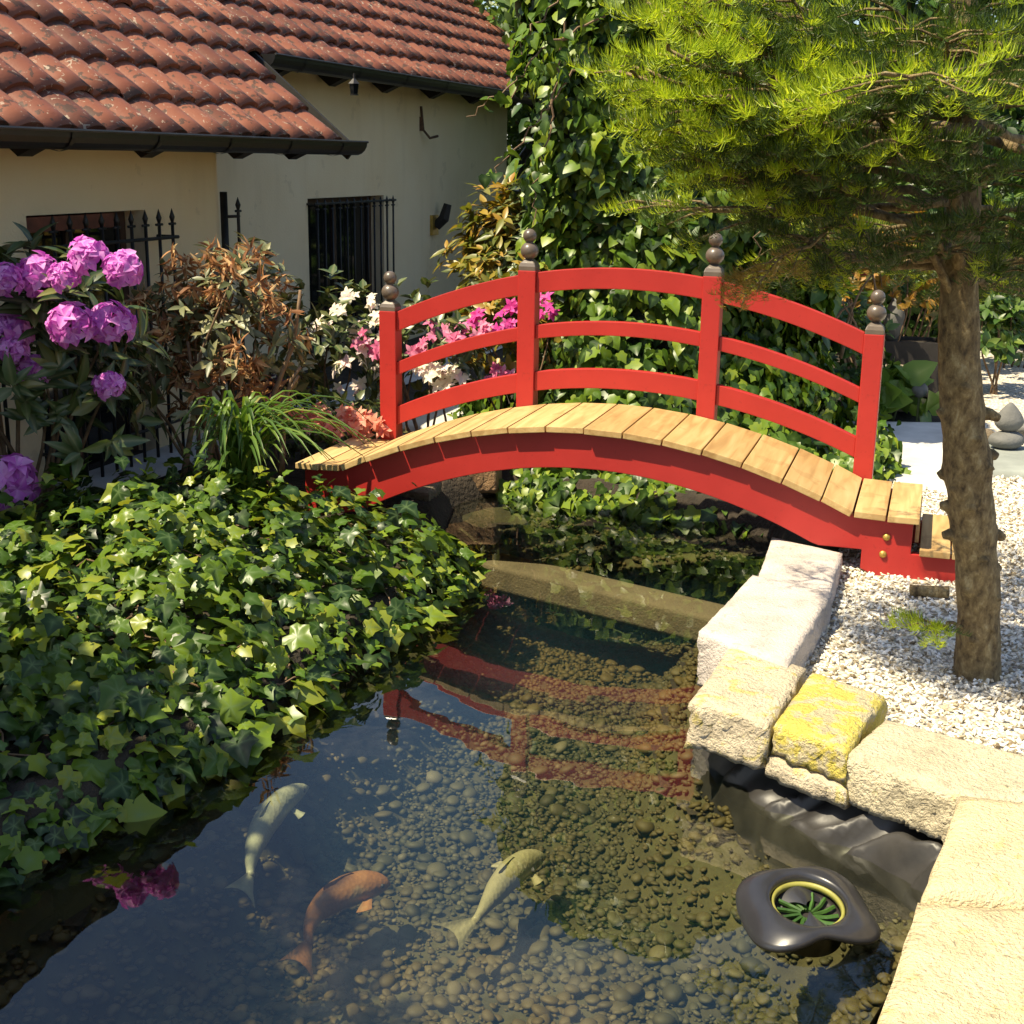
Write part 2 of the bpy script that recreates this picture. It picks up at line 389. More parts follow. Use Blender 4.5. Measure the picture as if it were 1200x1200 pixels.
def mat_water():
    M, t, b = mat_new('pond_water')
    t.nodes.remove(b)
    tr = t.nodes.new('ShaderNodeBsdfTransparent'); tr.inputs[0].default_value = (.90, .92, .82, 1)
    gl = t.nodes.new('ShaderNodeBsdfGlossy'); gl.inputs['Roughness'].default_value = 0.0; gl.inputs[0].default_value = (1, 1, 1, 1)
    fr = t.nodes.new('ShaderNodeFresnel'); fr.inputs[0].default_value = 1.52
    tc = t.nodes.new('ShaderNodeTexCoord'); n = t.nodes.new('ShaderNodeTexNoise'); n.inputs['Scale'].default_value = 3.2; n.inputs['Detail'].default_value = 2
    t.links.new(tc.outputs['Object'], n.inputs['Vector'])
    bp = t.nodes.new('ShaderNodeBump'); bp.inputs['Strength'].default_value = .035; bp.inputs['Distance'].default_value = .05
    t.links.new(n.outputs['Fac'], bp.inputs['Height'])
    t.links.new(bp.outputs[0], gl.inputs['Normal']); t.links.new(bp.outputs[0], fr.inputs['Normal'])
    ms = t.nodes.new('ShaderNodeMixShader')
    t.links.new(fr.outputs[0], ms.inputs[0]); t.links.new(tr.outputs[0], ms.inputs[1]); t.links.new(gl.outputs[0], ms.inputs[2])
    t.links.new(ms.outputs[0], t.nodes['Material Output'].inputs[0])
    pv = t.nodes.new('ShaderNodeVolumePrincipled'); pv.inputs['Color'].default_value = (.05, .15, .27, 1); pv.inputs['Density'].default_value = .42; pv.inputs['Anisotropy'].default_value = .2
    pv.inputs['Absorption Color'].default_value = (.55, .50, .25, 1)
    t.links.new(pv.outputs[0], t.nodes['Material Output'].inputs[1]); return M
WATER = mat_water()
def mat_glass():
    M, t, b = mat_new('dark_window_glass')
    b.inputs['Base Color'].default_value = (.008, .009, .010, 1); b.inputs['Roughness'].default_value = .06; b.inputs['Specular IOR Level'].default_value = .5
    return M
GLASS = mat_glass()
def koi_mat(name, stops, spots=None):
    M, t, b = mat_new(name)
    c = ramp(t, noise(t, 9, 4), stops)
    if spots: c = mix(t, math_n(t, 'GREATER_THAN', noise(t, 7, 2), .58), c, spots)
    t.links.new(c, b.inputs['Base Color']); b.inputs['Roughness'].default_value = .4
    v = t.nodes.new('ShaderNodeTexVoronoi'); v.inputs['Scale'].default_value = 90
    tc = t.nodes.new('ShaderNodeTexCoord'); t.links.new(tc.outputs['Object'], v.inputs['Vector'])
    bump(t, b, v.outputs['Distance'], .3, .004); return M

# ------------------------------------------------------------------ pond outline (waterline, world x,y)
P_OUT = [(.40, .3), (.42, 1.2), (.53, 1.95), (.79, 2.38), (1.02, 2.78), (1.06, 2.95), (.98, 3.05), (.86, 3.22), (.70, 3.42), (.60, 3.60), (.57, 3.80), (.62, 4.05), (.72, 4.5), (.88, 4.95), (1.08, 5.4), (1.24, 5.95),
         (.95, 6.14), (.48, 6.42), (.10, 6.66), (-.10, 6.74), (-.28, 6.50), (-.30, 6.05), (-.40, 5.70), (-.34, 5.35), (-.30, 5.05), (-.40, 4.60), (-.60, 4.12), (-.80, 3.62), (-1.0, 3.24), (-1.14, 2.97), (-1.34, 2.72), (-1.62, 2.2), (-1.75, 1.4), (-1.6, .3)]
P_OUT = np.array(P_OUT)
def bed_z(x, y):
    d = poly_sd(x, y, P_OUT); s = np.clip(d / .34, 0, 1); s = s * s * (3 - 2 * s)
    return -.06 - .32 * s
GZ = .14
# ground sheet, open over the pond
def axis(lo, hi, a, b, fine, n):
    mid = np.arange(a, b + 1e-6, fine)
    g = np.geomspace(.4, hi - b, n); l = np.geomspace(.4, a - lo, n)
    return np.concatenate([(a - l)[::-1], mid, b + g])
gx = axis(-250, 250, -3.2, 4.4, .06, 22); gy = axis(-60, 300, .1, 9.5, .06, 22)
X, Y = np.meshgrid(gx, gy, indexing='ij')
D = poly_sd(X, Y, P_OUT)
k = np.clip((D + .06) / .08, 0, 1)
Z = GZ - .02 - (GZ + .10) * k + .012 * np.sin(X * 7.1) * np.sin(Y * 5.3) * (np.abs(X) < 5)
nx, ny = X.shape
idx = np.arange(nx * ny).reshape(nx, ny)
Q = np.stack([idx[:-1, :-1], idx[1:, :-1], idx[1:, 1:], idx[:-1, 1:]], -1).reshape(-1, 4)
keep = D.ravel()[Q].min(1) < .07
ground = link('ground', mesh_np('ground', np.stack([X, Y, Z], -1).reshape(-1, 3), Q[keep], SOIL, True)); tag(ground, kind='structure')
# bed
bx = np.arange(-1.95, 1.45, .05); by = np.arange(.2, 6.8, .05)
X, Y = np.meshgrid(bx, by, indexing='ij'); D = poly_sd(X, Y, P_OUT)
Z = bed_z(X, Y); idx = np.arange(X.size).reshape(X.shape)
Q = np.stack([idx[:-1, :-1], idx[1:, :-1], idx[1:, 1:], idx[:-1, 1:]], -1).reshape(-1, 4)
keep = D.ravel()[Q].max(1) > -.1
bed = link('pond_bed', mesh_np('pond_bed', np.stack([X, Y, Z], -1).reshape(-1, 3), Q[keep], PONDBED, True)); tag(bed, kind='structure')
# water
V = np.array([(p[0], p[1], 0) for p in P_OUT])
cen = V.mean(0); V2 = V + (V - cen) / np.linalg.norm(V - cen, axis=1)[:, None] * .03
bm = bmesh.new(); f_ = bm.faces.new([bm.verts.new(v) for v in V2])
ex = bmesh.ops.extrude_face_region(bm, geom=[f_]); bmesh.ops.translate(bm, verts=[v for v in ex['geom'] if isinstance(v, bmesh.types.BMVert)], vec=(0, 0, -.6))
bmesh.ops.triangulate(bm, faces=bm.faces[:]); bmesh.ops.recalc_face_normals(bm, faces=bm.faces[:])
me = bpy.data.meshes.new('pond_water'); bm.to_mesh(me); bm.free(); me.materials.append(WATER)
water = link('pond_water', me); tag(water, kind='structure')

# ------------------------------------------------------------------ scatter helpers
def rotmats(Nv, Tv, n):
    """leaf frames: z = normal Nv, y = tip direction Tv"""
    Nv = Nv / (np.linalg.norm(Nv, axis=1)[:, None] + 1e-9)
    Tv = Tv - Nv * (Tv * Nv).sum(1)[:, None]; Tv /= np.linalg.norm(Tv, axis=1)[:, None] + 1e-9
    Xv = np.cross(Tv, Nv); return np.stack([Xv, Tv, Nv], -1)
def scatter(base, pos, R, sc):
    V, F, A = base; n = len(pos); nv = len(V)
    sc = np.asarray(sc); sc = sc[:, None, None] if sc.ndim == 1 else sc[:, None, :]
    VV = np.einsum('nij,nvj->nvi', R, V[None] * sc) + pos[:, None, :]
    FF = (F[None] + (np.arange(n) * nv)[:, None, None]).reshape(-1, F.shape[1])
    return VV.reshape(-1, 3), FF, np.tile(A, n)
def merge(parts):
    Vs, Fs, As, o = [], [], [], 0
    for V, F, A in parts:
        Vs.append(V); Fs.append(F + o); As.append(A); o += len(V)
    return np.concatenate(Vs), np.concatenate(Fs), np.concatenate(As)
def fan(outline, zf, center):
    P = np.array([center] + outline); V = np.stack([P[:, 0], P[:, 1], zf(P[:, 0], P[:, 1])], 1)
    n = len(outline); F = np.array([(0, 1 + (i + 1) % n, 1 + i) for i in range(n)])
    return V, F, np.array([1.0] + [0.35 if abs(o[0]) < 1e-6 else 0 for o in outline])
def fan2(outline, zf, center, tips):
    """finer leaf for the ones seen large: an inner ring, so that the blade curves, and pale veins to the lobe tips"""
    O = np.array(outline, float); c = np.array(center); M_ = c + (O - c) * .56
    P = np.concatenate([[c], M_, O]); n = len(O)
    z = zf(P[:, 0], P[:, 1]) + np.concatenate([[0.0], [.035 if i in tips else -.03 for i in range(n)], [-.05 if i in tips else .02 for i in range(n)]])
    V = np.column_stack([P, z]); F = []
    for i in range(n):
        j = (i + 1) % n; F += [(0, 1 + j, 1 + i), (1 + i, 1 + j, 1 + n + j), (1 + i, 1 + n + j, 1 + n + i)]
    return V, np.array(F), np.concatenate([[1.0], [.85 if i in tips else .05 for i in range(n)], [.5 if i in tips else 0 for i in range(n)]])
half = [(.22, -.10), (.44, .02), (.38, .20), (.53, .42), (.29, .58)]
ivy_out = [(0, 0)] + half + [(0, 1)] + [(-a, b) for a, b in half[::-1]]
L_IVY = fan(ivy_out, lambda x, y: .22 * np.abs(x) - .25 * (y - .3) ** 2 - .25 * x * x, (0, .3))
L_IVY_B = fan(ivy_out, lambda x, y: -.30 * np.abs(x) + .12 * x - .32 * (y - .25) ** 2, (0, .28))
IVY_TIPS = (0, 2, 4, 6, 8, 10)
L_IVY_F = fan2(ivy_out, lambda x, y: .22 * np.abs(x) - .30 * (y - .3) ** 2 - .25 * x * x, (0, .3), IVY_TIPS)
L_IVY_BF = fan2(ivy_out, lambda x, y: -.25 * np.abs(x) + .12 * x - .40 * (y - .25) ** 2, (0, .28), IVY_TIPS)
half2 = [(.26, -.06), (.46, .12), (.42, .42), (.22, .74)]
heart = [(0, 0)] + half2 + [(0, 1)] + [(-a, b) for a, b in half2[::-1]]
L_HEART = fan(heart, lambda x, y: .28 * np.abs(x) - .30 * (y - .3) ** 2, (0, .35))
L_HEART_B = fan(heart, lambda x, y: -.22 * np.abs(x) - .30 * (y - .2) ** 2 + .1 * x, (0, .35))
L_HEART_F = fan2(heart, lambda x, y: .25 * np.abs(x) - .35 * (y - .3) ** 2, (0, .35), (0, 2, 5, 8))
L_HEART_BF = fan2(heart, lambda x, y: -.22 * np.abs(x) - .36 * (y - .2) ** 2 + .1 * x, (0, .35), (0, 2, 5, 8))
def strip_leaf(w, bend, fold=.25, n=3, length=1.0):
    ys = np.linspace(0, length, n + 2); V = [(0, 0, 0)]; A = [1]
    for y in ys[1:-1]:
        ww = w * math.sin(PI * (y / length) ** .8) ; z = -bend * y * y
        V += [(-ww, y, z + fold * ww), (0, y, z), (ww, y, z + fold * ww)]; A += [0, 1, 0]
    V.append((0, length, -bend * length ** 2)); A.append(1)
    F = [(0, 2, 1), (0, 3, 2)]
    for i in range(n - 1):
        a = 1 + 3 * i; b = a + 3
        F += [(a, a + 1, b + 1), (a, b + 1, b), (a + 1, a + 2, b + 2), (a + 1, b + 2, b + 1)]
    a = 1 + 3 * (n - 1); e = len(V) - 1
    F += [(a, a + 1, e), (a + 1, a + 2, e)]
    return np.array(V, float), np.array(F), np.array(A, float)
L_RHODO = strip_leaf(.17, .22, .35, 3)
L_SMALL = strip_leaf(.26, .15, .3, 2)
L_LONG = strip_leaf(.12, .45, .4, 4)
PETAL = strip_leaf(.42, .35, .5, 2); PETAL2 = strip_leaf(.30, .30, .35, 2)
def leaves_parts(parent, bases, pos, R, sc, mat, score, nmax=300, name='leaf', stuff='foliage', fine=None):
    """the leaves that show largest become parts, the rest one mesh of kind stuff"""
    n = len(pos); kind = rng.integers(0, len(bases), n)
    P = np.array([px(p) for p in pos])
    inside = (P[:, 0] > 5) & (P[:, 0] < 1195) & (P[:, 1] > 5) & (P[:, 1] < 1195) & (P[:, 2] > 0)
    smean = sc if sc.ndim == 1 else sc.max(1)
    facing = np.abs((R[:, :, 2] * ((CO - pos) / np.linalg.norm(CO - pos, axis=1)[:, None])).sum(1))
    s_ = np.where(inside, score * (smean / np.maximum(P[:, 2], .5)) * (.3 + facing), -1)
    order = np.argsort(-s_); top = order[:nmax]; top = top[s_[top] > 0]
    rest = np.setdiff1d(np.arange(n), top)
    L = np.array(parent.location); mes = [mesh_np(name, b[0], b[1], mat, True, b[2]) for b in (fine or bases)]
    for i in top:
        o = bpy.data.objects.new(name, mes[kind[i]]); COL.objects.link(o); o.parent = parent
        s3 = np.broadcast_to(sc[i], (3,))
        M4 = np.eye(4); M4[:3, :3] = R[i] * s3[None, :]; M4[:3, 3] = pos[i] - L
        o.matrix_local = Matrix(M4.tolist())
    parts = []
    for kk, b in enumerate(bases):
        sel = rest[kind[rest] == kk]
        if len(sel): parts.append(scatter(b, pos[sel] - L, R[sel], sc[sel]))
    if parts:
        V, F, A = merge(parts); f = link(stuff, mesh_np(stuff, V, F, mat, True, A), parent); f['kind'] = 'stuff'
def unit(v): return v / (np.linalg.norm(v, axis=-1, keepdims=True) + 1e-9)
def rdir(n): return unit(rng.normal(size=(n, 3)))
def ico(sub=1):
    bm = bmesh.new(); bmesh.ops.create_icosphere(bm, subdivisions=sub, radius=1)
    bm.verts.ensure_lookup_table()
    V = np.array([v.co[:] for v in bm.verts]); F = np.array([[v.index for v in f.verts] for f in bm.faces]); bm.free(); return V, F
ICO1, ICO2 = ico(1), ico(2)
ICO3 = ico(3)

# ------------------------------------------------------------------ pebbles on the bed
def pebble_base():
    V, F = ICO1 if False else ico(2)
    V = V * np.array([1, rng.uniform(.7, .95), rng.uniform(.38, .6)])
    for _ in range(3):
        d = rdir(1)[0]; V = V * (1 + .12 * np.tanh(2 * (V @ d))[:, None])
    return V, F, np.zeros(len(V))
def pebble_low():
    V, F = ICO1
    V = V * np.array([1, rng.uniform(.7, .95), rng.uniform(.38, .6)])
    return V * (1 + .10 * rng.normal(size=(len(V), 1))), F, np.zeros(len(V))
PB = [pebble_base() for _ in range(6)]; PBL = [pebble_low() for _ in range(6)]
n = 50000
p = np.stack([rng.uniform(-1.7, 1.3, n), rng.uniform(1.7, 6.6, n)], 1)
d = poly_sd(p[:, 0], p[:, 1], P_OUT); p = p[d > np.where(p[:, 0] < .1, .10, .03)]
z = bed_z(p[:, 0], p[:, 1]); n = len(p)
sc = np.clip(rng.lognormal(math.log(.0100), .42, n), .006, .032)
pos = np.column_stack([p, z + sc * .25 + rng.uniform(0, .012, n)])
R = rotmats(np.array([0, 0, 1.0]) + .25 * rng.normal(size=(n, 3)), rdir(n), n)
P = np.array([px(q) for q in pos]); ok = (P[:, 0] > 0) & (P[:, 0] < 1200) & (P[:, 1] < 1200)
order = np.argsort(-np.where(ok, sc / P[:, 2], -1)); top = order[:300]; rest = order[300:]
rest = rest[(P[rest, 1] < 1400) & (P[rest, 0] > -250)]
mes = [mesh_np('pebble', b[0], b[1], PEBBLE, True) for b in PB]
for i in top:
    o = bpy.data.objects.new('pebble', mes[i % 6]); COL.objects.link(o); o.parent = bed
    M4 = np.eye(4); M4[:3, :3] = R[i] * sc[i]; M4[:3, 3] = pos[i] + [0, 0, .006]; o.matrix_local = Matrix(M4.tolist())
parts = []
for kk in range(6):
    sel = rest[rest % 6 == kk]; near = sel[(P[sel, 2] < 3.9) & (sc[sel] > .0105)]; far = sel[(P[sel, 2] >= 3.9) | (sc[sel] <= .0105)]
    parts += [scatter(PB[kk] if len(PB[kk][0]) < 200 else PBL[kk], pos[near], R[near], sc[near]), scatter(PBL[kk], pos[far], R[far], sc[far])]
V, F, A = merge(parts); o = link('pebble_layer', mesh_np('pebble_layer', V, F, PEBBLE, True), bed); o['kind'] = 'stuff'

# ------------------------------------------------------------------ stones
def rough_block(poly, z0, z1, mat, name, label=None, cat='stone', group=None, seed=0, amp=.017, bulge=.0, parent=None, cell=.018):
    """an irregular quarried block: quad footprint poly (4 xy, counter-clockwise), rough sides, flatter top"""
    r = np.random.default_rng(seed); P = np.array(poly, float); c = P.mean(0)
    w = np.linalg.norm(P[1] - P[0]) + np.linalg.norm(P[2] - P[3]); h = np.linalg.norm(P[3] - P[0]) + np.linalg.norm(P[2] - P[1])
    nu = max(4, int(w / 2 / cell)); nv = max(4, int(h / 2 / cell)); nz = max(3, int((z1 - z0) / cell))
    cache = {}; V = []; F = []
    def pt(i, j, k_):
        key = (i, j, k_)
        if key not in cache:
            u = i / nu; v = j / nv; t = k_ / nz
            q = (P[0] * (1 - u) + P[1] * u) * (1 - v) + (P[3] * (1 - u) + P[2] * u) * v
            cache[key] = len(V); V.append([q[0], q[1], z0 + (z1 - z0) * t])
        return cache[key]
    for i in range(nu):
        for j in range(nv):
            F.append((pt(i, j, nz), pt(i + 1, j, nz), pt(i + 1, j + 1, nz), pt(i, j + 1, nz)))
            F.append((pt(i, j, 0), pt(i, j + 1, 0), pt(i + 1, j + 1, 0), pt(i + 1, j, 0)))
    for k_ in range(nz):
        for i in range(nu):
            F.append((pt(i, 0, k_), pt(i + 1, 0, k_), pt(i + 1, 0, k_ + 1), pt(i, 0, k_ + 1)))
            F.append((pt(i, nv, k_), pt(i, nv, k_ + 1), pt(i + 1, nv, k_ + 1), pt(i + 1, nv, k_)))
        for j in range(nv):
            F.append((pt(0, j, k_), pt(0, j, k_ + 1), pt(0, j + 1, k_ + 1), pt(0, j + 1, k_)))
            F.append((pt(nu, j, k_), pt(nu, j + 1, k_), pt(nu, j + 1, k_ + 1), pt(nu, j, k_ + 1)))
    V = np.array(V); mid = np.array([c[0], c[1], (z0 + z1) / 2])
    # rounded corners and rough faces
    ext = np.array([w / 4, h / 4, (z1 - z0) / 2])
    ks = r.normal(size=(14, 3)) * np.array([22, 22, 26]); ph = r.uniform(0, 6.3, 14)
    nz_ = sum(np.sin(V @ ks[i] + ph[i]) for i in range(14)) / 5
    ks2 = r.normal(size=(16, 3)) * 95; nz2 = sum(np.abs(np.sin(V @ ks2[i] + ph[i % 14])) - .6 for i in range(16)) / 4
    dirv = V - mid; dn = dirv / np.linalg.norm(dirv, axis=1)[:, None]
    topf = (V[:, 2] > z1 - 1e-5)
    a = np.where(topf, amp * .22, amp)
    V = V + dn * (nz_ * a * .6 + nz2 * a * .8)[:, None]
    # soften edges
    loc = np.stack([poly_sd(V[:, 0], V[:, 1], P), z1 - V[:, 2]], 1)
    e = np.clip(1 - np.abs(loc[:, 0]) / .03, 0, 1) * np.clip(1 - np.abs(loc[:, 1]) / .03, 0, 1)
    V[:, 2] -= e * .007; V[:, :2] += (c - V[:, :2]) / (np.linalg.norm(c - V[:, :2], axis=1)[:, None] + 1e-9) * (e * .006)[:, None]
    org = np.array([c[0], c[1], z0])
    if parent is not None:
        return wmesh(name, V, np.array(F), mat, parent, True)
    o = link(name, mesh_np(name, V - org, np.array(F), mat, True), None, org)
    return tag(o, label, cat, group)
ST = .24
def zq(pts, z): return [onz(x, y, z)[:2] for x, y in pts]
GS = 'stones laid along the pond edge'
# order: near-left, near-right, far-right, far-left
rough_block([(.60, 3.98), (.83, 3.70), (1.13, 4.40), (.88, 4.60)], .07, ST + .02, PALESTONE, 'edge_stone', 'long pale rectangular stone on the pond edge just this side of the bridge', 'stone', GS, 1, .011)
rough_block([(.885, 4.56), (1.12, 4.42), (1.30, 4.96), (1.06, 5.18)], .02, ST, PALESTONE, 'edge_stone', 'whitish flat stone reaching under the red bridge beam', 'stone', GS, 2, .008)
rough_block([(.50, 3.44), (.70, 3.30), (.90, 3.72), (.70, 3.92)], .105, ST + .005, HALFLICHEN, 'edge_stone', 'pale rough block with yellow lichen only on its lower front face', 'stone', GS, 3, .02)
rough_block([(.715, 3.30), (.87, 3.12), (1.07, 3.50), (.90, 3.68)], .155, ST + .01, LICHEN, 'edge_stone', 'stone whose whole top is covered in bright yellow lichen', 'stone', GS, 4, .018)
rough_block([(.70, 3.30), (.87, 3.10), (.99, 3.32), (.86, 3.52)], .09, .150, HALFLICHEN, 'edge_stone', 'low grey stone lying beneath the yellow lichen stone', 'stone', GS, 5, .014)
rough_block([(.87, 3.13), (1.09, 2.90), (1.90, 2.75), (1.03, 3.36)], .105, ST, SANDSTONE, 'edge_stone', 'wide cream block with a chiselled front facing the crumpled black liner', 'stone', GS, 6, .018)
rough_block([(.86, 2.44), (1.75, 2.36), (1.82, 2.72), (1.08, 2.89)], .04, ST + .012, SANDSTONE2, 'edge_slab', 'upper golden sandstone slab beside the floating black skimmer', 'slab', 'sandstone slabs in the right corner', 7, .010, cell=.035)
rough_block([(.525, 1.75), (1.75, 1.6), (1.75, 2.345), (.845, 2.43)], .04, ST, SANDSTONE2, 'edge_slab', 'golden sandstone slab in the bottom right corner of the photo', 'slab', 'sandstone slabs in the right corner', 8, .010, cell=.04)
# submerged ledge, stones under the bridge
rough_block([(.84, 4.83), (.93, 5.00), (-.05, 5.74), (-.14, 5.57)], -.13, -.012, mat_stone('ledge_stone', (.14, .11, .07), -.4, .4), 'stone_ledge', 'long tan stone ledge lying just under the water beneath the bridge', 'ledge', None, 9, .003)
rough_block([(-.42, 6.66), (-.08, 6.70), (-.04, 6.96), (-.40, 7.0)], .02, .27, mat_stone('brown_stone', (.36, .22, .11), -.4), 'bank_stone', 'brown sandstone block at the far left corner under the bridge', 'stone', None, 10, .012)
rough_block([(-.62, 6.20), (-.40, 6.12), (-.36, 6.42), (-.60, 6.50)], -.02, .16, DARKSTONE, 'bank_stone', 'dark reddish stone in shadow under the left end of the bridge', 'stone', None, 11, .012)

# ------------------------------------------------------------------ pond liner
inner = np.array([(1.10, 2.62), (1.12, 2.84), (1.12, 3.05), (1.00, 3.22), (.88, 3.40), (.76, 3.58), (.74, 3.85), (.84, 4.25), (1.0, 4.7)]) if True else np.array([(1.10, 2.62), (1.12, 2.84), (1.12, 3.05), (1.00, 3.22), (.88, 3.40), (.76, 3.58), (.72, 3.80)])      # under the stones
outer = np.array([(1.0, 2.675), (.985, 2.86), (.875, 2.98), (.745, 3.125), (.62, 3.32), (.525, 3.56), (.545, 3.82), (.67, 4.25), (.84, 4.72)])        # in the water
def resample(P, n):
    s_ = np.concatenate([[0], np.cumsum(np.linalg.norm(np.diff(P, axis=0), axis=1))]); t_ = np.linspace(0, s_[-1], n)
    return np.stack([np.interp(t_, s_, P[:, i]) for i in range(P.shape[1])], 1)
A_, B_ = resample(inner, 190), resample(outer, 190)
rows = []
for j in range(26):
    v = j / 25
    Pxy = A_ * (1 - v) + B_ * v
    s_ = np.linspace(0, 1, 190)
    wr = .012 * np.sin(s_ * 52 + v * 4.0 + 1.8 * np.sin(s_ * 17)) + .006 * np.sin(s_ * 90 - v * 7 + 2 * np.sin(s_ * 23)) + .010 * np.sin(s_ * 21 + v * 9) + .042 * (np.abs(np.sin(s_ * 42 - v * 3.2 + .8 * np.sin(s_ * 61))) ** 7) * np.clip(v * 3, 0, 1)
    zz = .078 - .105 * np.clip((v - .30) / .55, 0, 1) ** 1.5 - .30 * np.clip((v - .82) / .18, 0, 1) ** 1.5 + wr * np.clip(v * 2.5, .1, 1)
    rows.append(np.column_stack([Pxy, zz]))
V = np.concatenate(rows); I = np.arange(26 * 190).reshape(26, 190)
F = np.stack([I[:-1, :-1], I[1:, :-1], I[1:, 1:], I[:-1, 1:]], -1).reshape(-1, 4)
lin = empty('pond_liner', (.8, 3.2, 0), 'crumpled black pond liner showing below the edge stones', 'pond liner')
wmesh('liner_fold', V, F, LINER, lin, True)
e1 = resample(np.array([(.40, 1.2), (.58, 2.0), (.88, 2.46), (1.10, 2.86)]), 60); e2 = e1 + np.array([-.045, .03])
V = np.concatenate([np.column_stack([e1, np.full(60, .13)]), np.column_stack([(e1 + e2) / 2, .05 + .008 * np.sin(np.arange(60))]), np.column_stack([e2, np.full(60, -.06)])])
I = np.arange(180).reshape(3, 60); F = np.stack([I[:-1, :-1], I[1:, :-1], I[1:, 1:], I[:-1, 1:]], -1).reshape(-1, 4)
wmesh('liner_strip', V, F, LINER, lin, True)

# ------------------------------------------------------------------ gravel, concrete slabs, paving
G_POLY = np.array([(.85, 3.6), (1.05, 3.35), (1.5, 3.0), (2.6, 2.6), (6.5, 2.4), (6.5, 12.5), (3.0, 12.5), (2.9, 8.3), (1.75, 6.75), (1.5, 5.6), (1.25, 5.0), (1.0, 4.2)])
bm = bmesh.new(); bm.faces.new([bm.verts.new((p[0], p[1], GZ + .006)) for p in G_POLY]); bmesh.ops.triangulate(bm, faces=bm.faces[:])
me = bpy.data.meshes.new('gravel_bed'); bm.to_mesh(me); bm.free(); me.materials.append(GSHEET)
tag(link('gravel_bed', me), kind='structure')
n = 42000
p = np.stack([rng.uniform(.8, 3.2, n), rng.uniform(2.9, 7.5, n)], 1)
P = np.array([px((a, b, GZ)) for a, b in p])
p = p[(poly_sd(p[:, 0], p[:, 1], G_POLY) > .0) & (P[:, 0] < 1230)]; n = len(p)
OCT = (np.array([(1, 0, 0), (-1, 0, 0), (0, 1, 0), (0, -1, 0), (0, 0, 1), (0, 0, -1)], float), np.array([(0, 2, 4), (2, 1, 4), (1, 3, 4), (3, 0, 4), (2, 0, 5), (1, 2, 5), (3, 1, 5), (0, 3, 5)]), np.zeros(6))
sc3 = np.stack([rng.uniform(.006, .016, n), rng.uniform(.004, .009, n), rng.uniform(.003, .008, n)], 1)
R = rotmats(np.array([0, 0, 1.0]) + .5 * rng.normal(size=(n, 3)), rdir(n), n)
V, F, A = scatter(OCT, np.column_stack([p, GZ + .006 + rng.uniform(.001, .012, n)]), R, sc3)
tag(link('gravel', mesh_np('gravel', V, F, GRAVEL)), 'white gravel chips around the fir trunk', None, None, 'stuff')
rough_block([(-.8, 7.75), (1.83, 6.62), (2.13, 6.30), (2.2, 6.5)][:0] or [(1.78, 6.72), (2.16, 6.26), (2.95, 8.1), (1.95, 8.1)], .05, .17, CONCRETE, 'concrete_slab', 'bright white concrete slab behind the right end of the bridge', 'slab', None, 21, .003, cell=.08)
rough_block([(-.75, 7.65), (-.10, 7.40), (.0, 8.25), (-.6, 8.35)], .05, .20, CONCRETE, 'concrete_slab', 'white concrete slab glimpsed behind the left railing among flowers', 'slab', None, 22, .003, cell=.08)
rough_block([(2.40, 6.70), (3.2, 6.55), (3.4, 7.25), (2.62, 7.42)], .06, .18, SLABGREY, 'paving_slab', 'grey concrete paving slab carrying the stacked stones', 'slab', None, 23, .003, cell=.06)

# ------------------------------------------------------------------ bridge
BX, BY, BA = -.597, 6.189, -.3071
br = empty('garden_bridge', (BX, BY, 0), 'red arched wooden garden bridge with plank deck over the pond', 'bridge', None, BA)
WD = .60
TC, TH = 1.115, 1.10
def deck(t): return .40 + .252 * (1 - ((np.clip(t, .015, 2.215) - TC) / TH) ** 2)
joints = [-.19, -.075, .022, .140, .300, .462, .627, .790, .953, 1.117, 1.280, 1.443, 1.606, 1.768, 1.930, 2.085, 2.205, 2.330, 2.455]
for i in range(len(joints) - 1):
    a, b = joints[i] + .0035, joints[i + 1] - .0035
    za, zb = float(deck(joints[i])), float(deck(joints[i + 1]))
    th = .026; tn = math.atan2(zb - za, b - a); ox, oz = th * math.sin(tn), -th * math.cos(tn)
    L0 = rng.uniform(-.006, .006)
    mb = MB().prism([(a, za), (b, zb), (b + ox, zb + oz), (a + ox, za + oz)], -WD + L0, -.004)
    mb.build('plank', PLANK, br, bevel=.003)
def beam(y0, y1, name='beam'):
    ts = np.linspace(.022, 2.205, 40)
    top = [(-.16, .372)] + [(float(t), float(deck(t)) - .029) for t in ts] + [(2.43, .372), (2.43, .245), (2.70, .245)]
    bt = [(2.70, .145), (2.30, .145), (2.245, .168), (2.245, .245), (2.12, .245), (2.08, .245)]
    tb = np.linspace(2.05, .10, 30)
    bt += [(float(t), .474 - .26 * ((t - 1.13) / 1.0) ** 2) for t in tb] + [(-.16, .145)]
    MB().prism(top + bt, y0, y1).build(name, RED, br, bevel=.003)
beam(-WD + .035, -WD + .08); beam(-.065, -.018)
for t in (2.335, ):
    for z in (.305, .235):
        MB().lathe([(0, 0), (.014, 0), (.015, -.003), (.011, -.009), (0, -.011)], n=14).build('bolt_head', BRASS, br, True, loc=(0, 0, 0)).matrix_local = Matrix.Translation((t + (.0 if z > .27 else -.008), -WD + .0349, z)) @ Matrix.Rotation(-PI / 2, 4, 'X')
# lower step
for a, b in ((2.462, 2.575), (2.582, 2.70)):
    MB().prism([(a, .272), (b, .272), (b, .246), (a, .246)], -WD + .01, -.004).build('step_plank', PLANK, br, bevel=.003)
MB().prism([(2.44, .366), (2.455, .366), (2.455, .28), (2.44, .28)], -WD + .09, -.07).build('riser', PLANK, br)
# footing under the right end
MB().box((2.56, -.3, .115), (.10, .56, .05)).build('footing', simple('dark_red_timber', (.16, .035, .02), .7, .3, 12), br, bevel=.004)
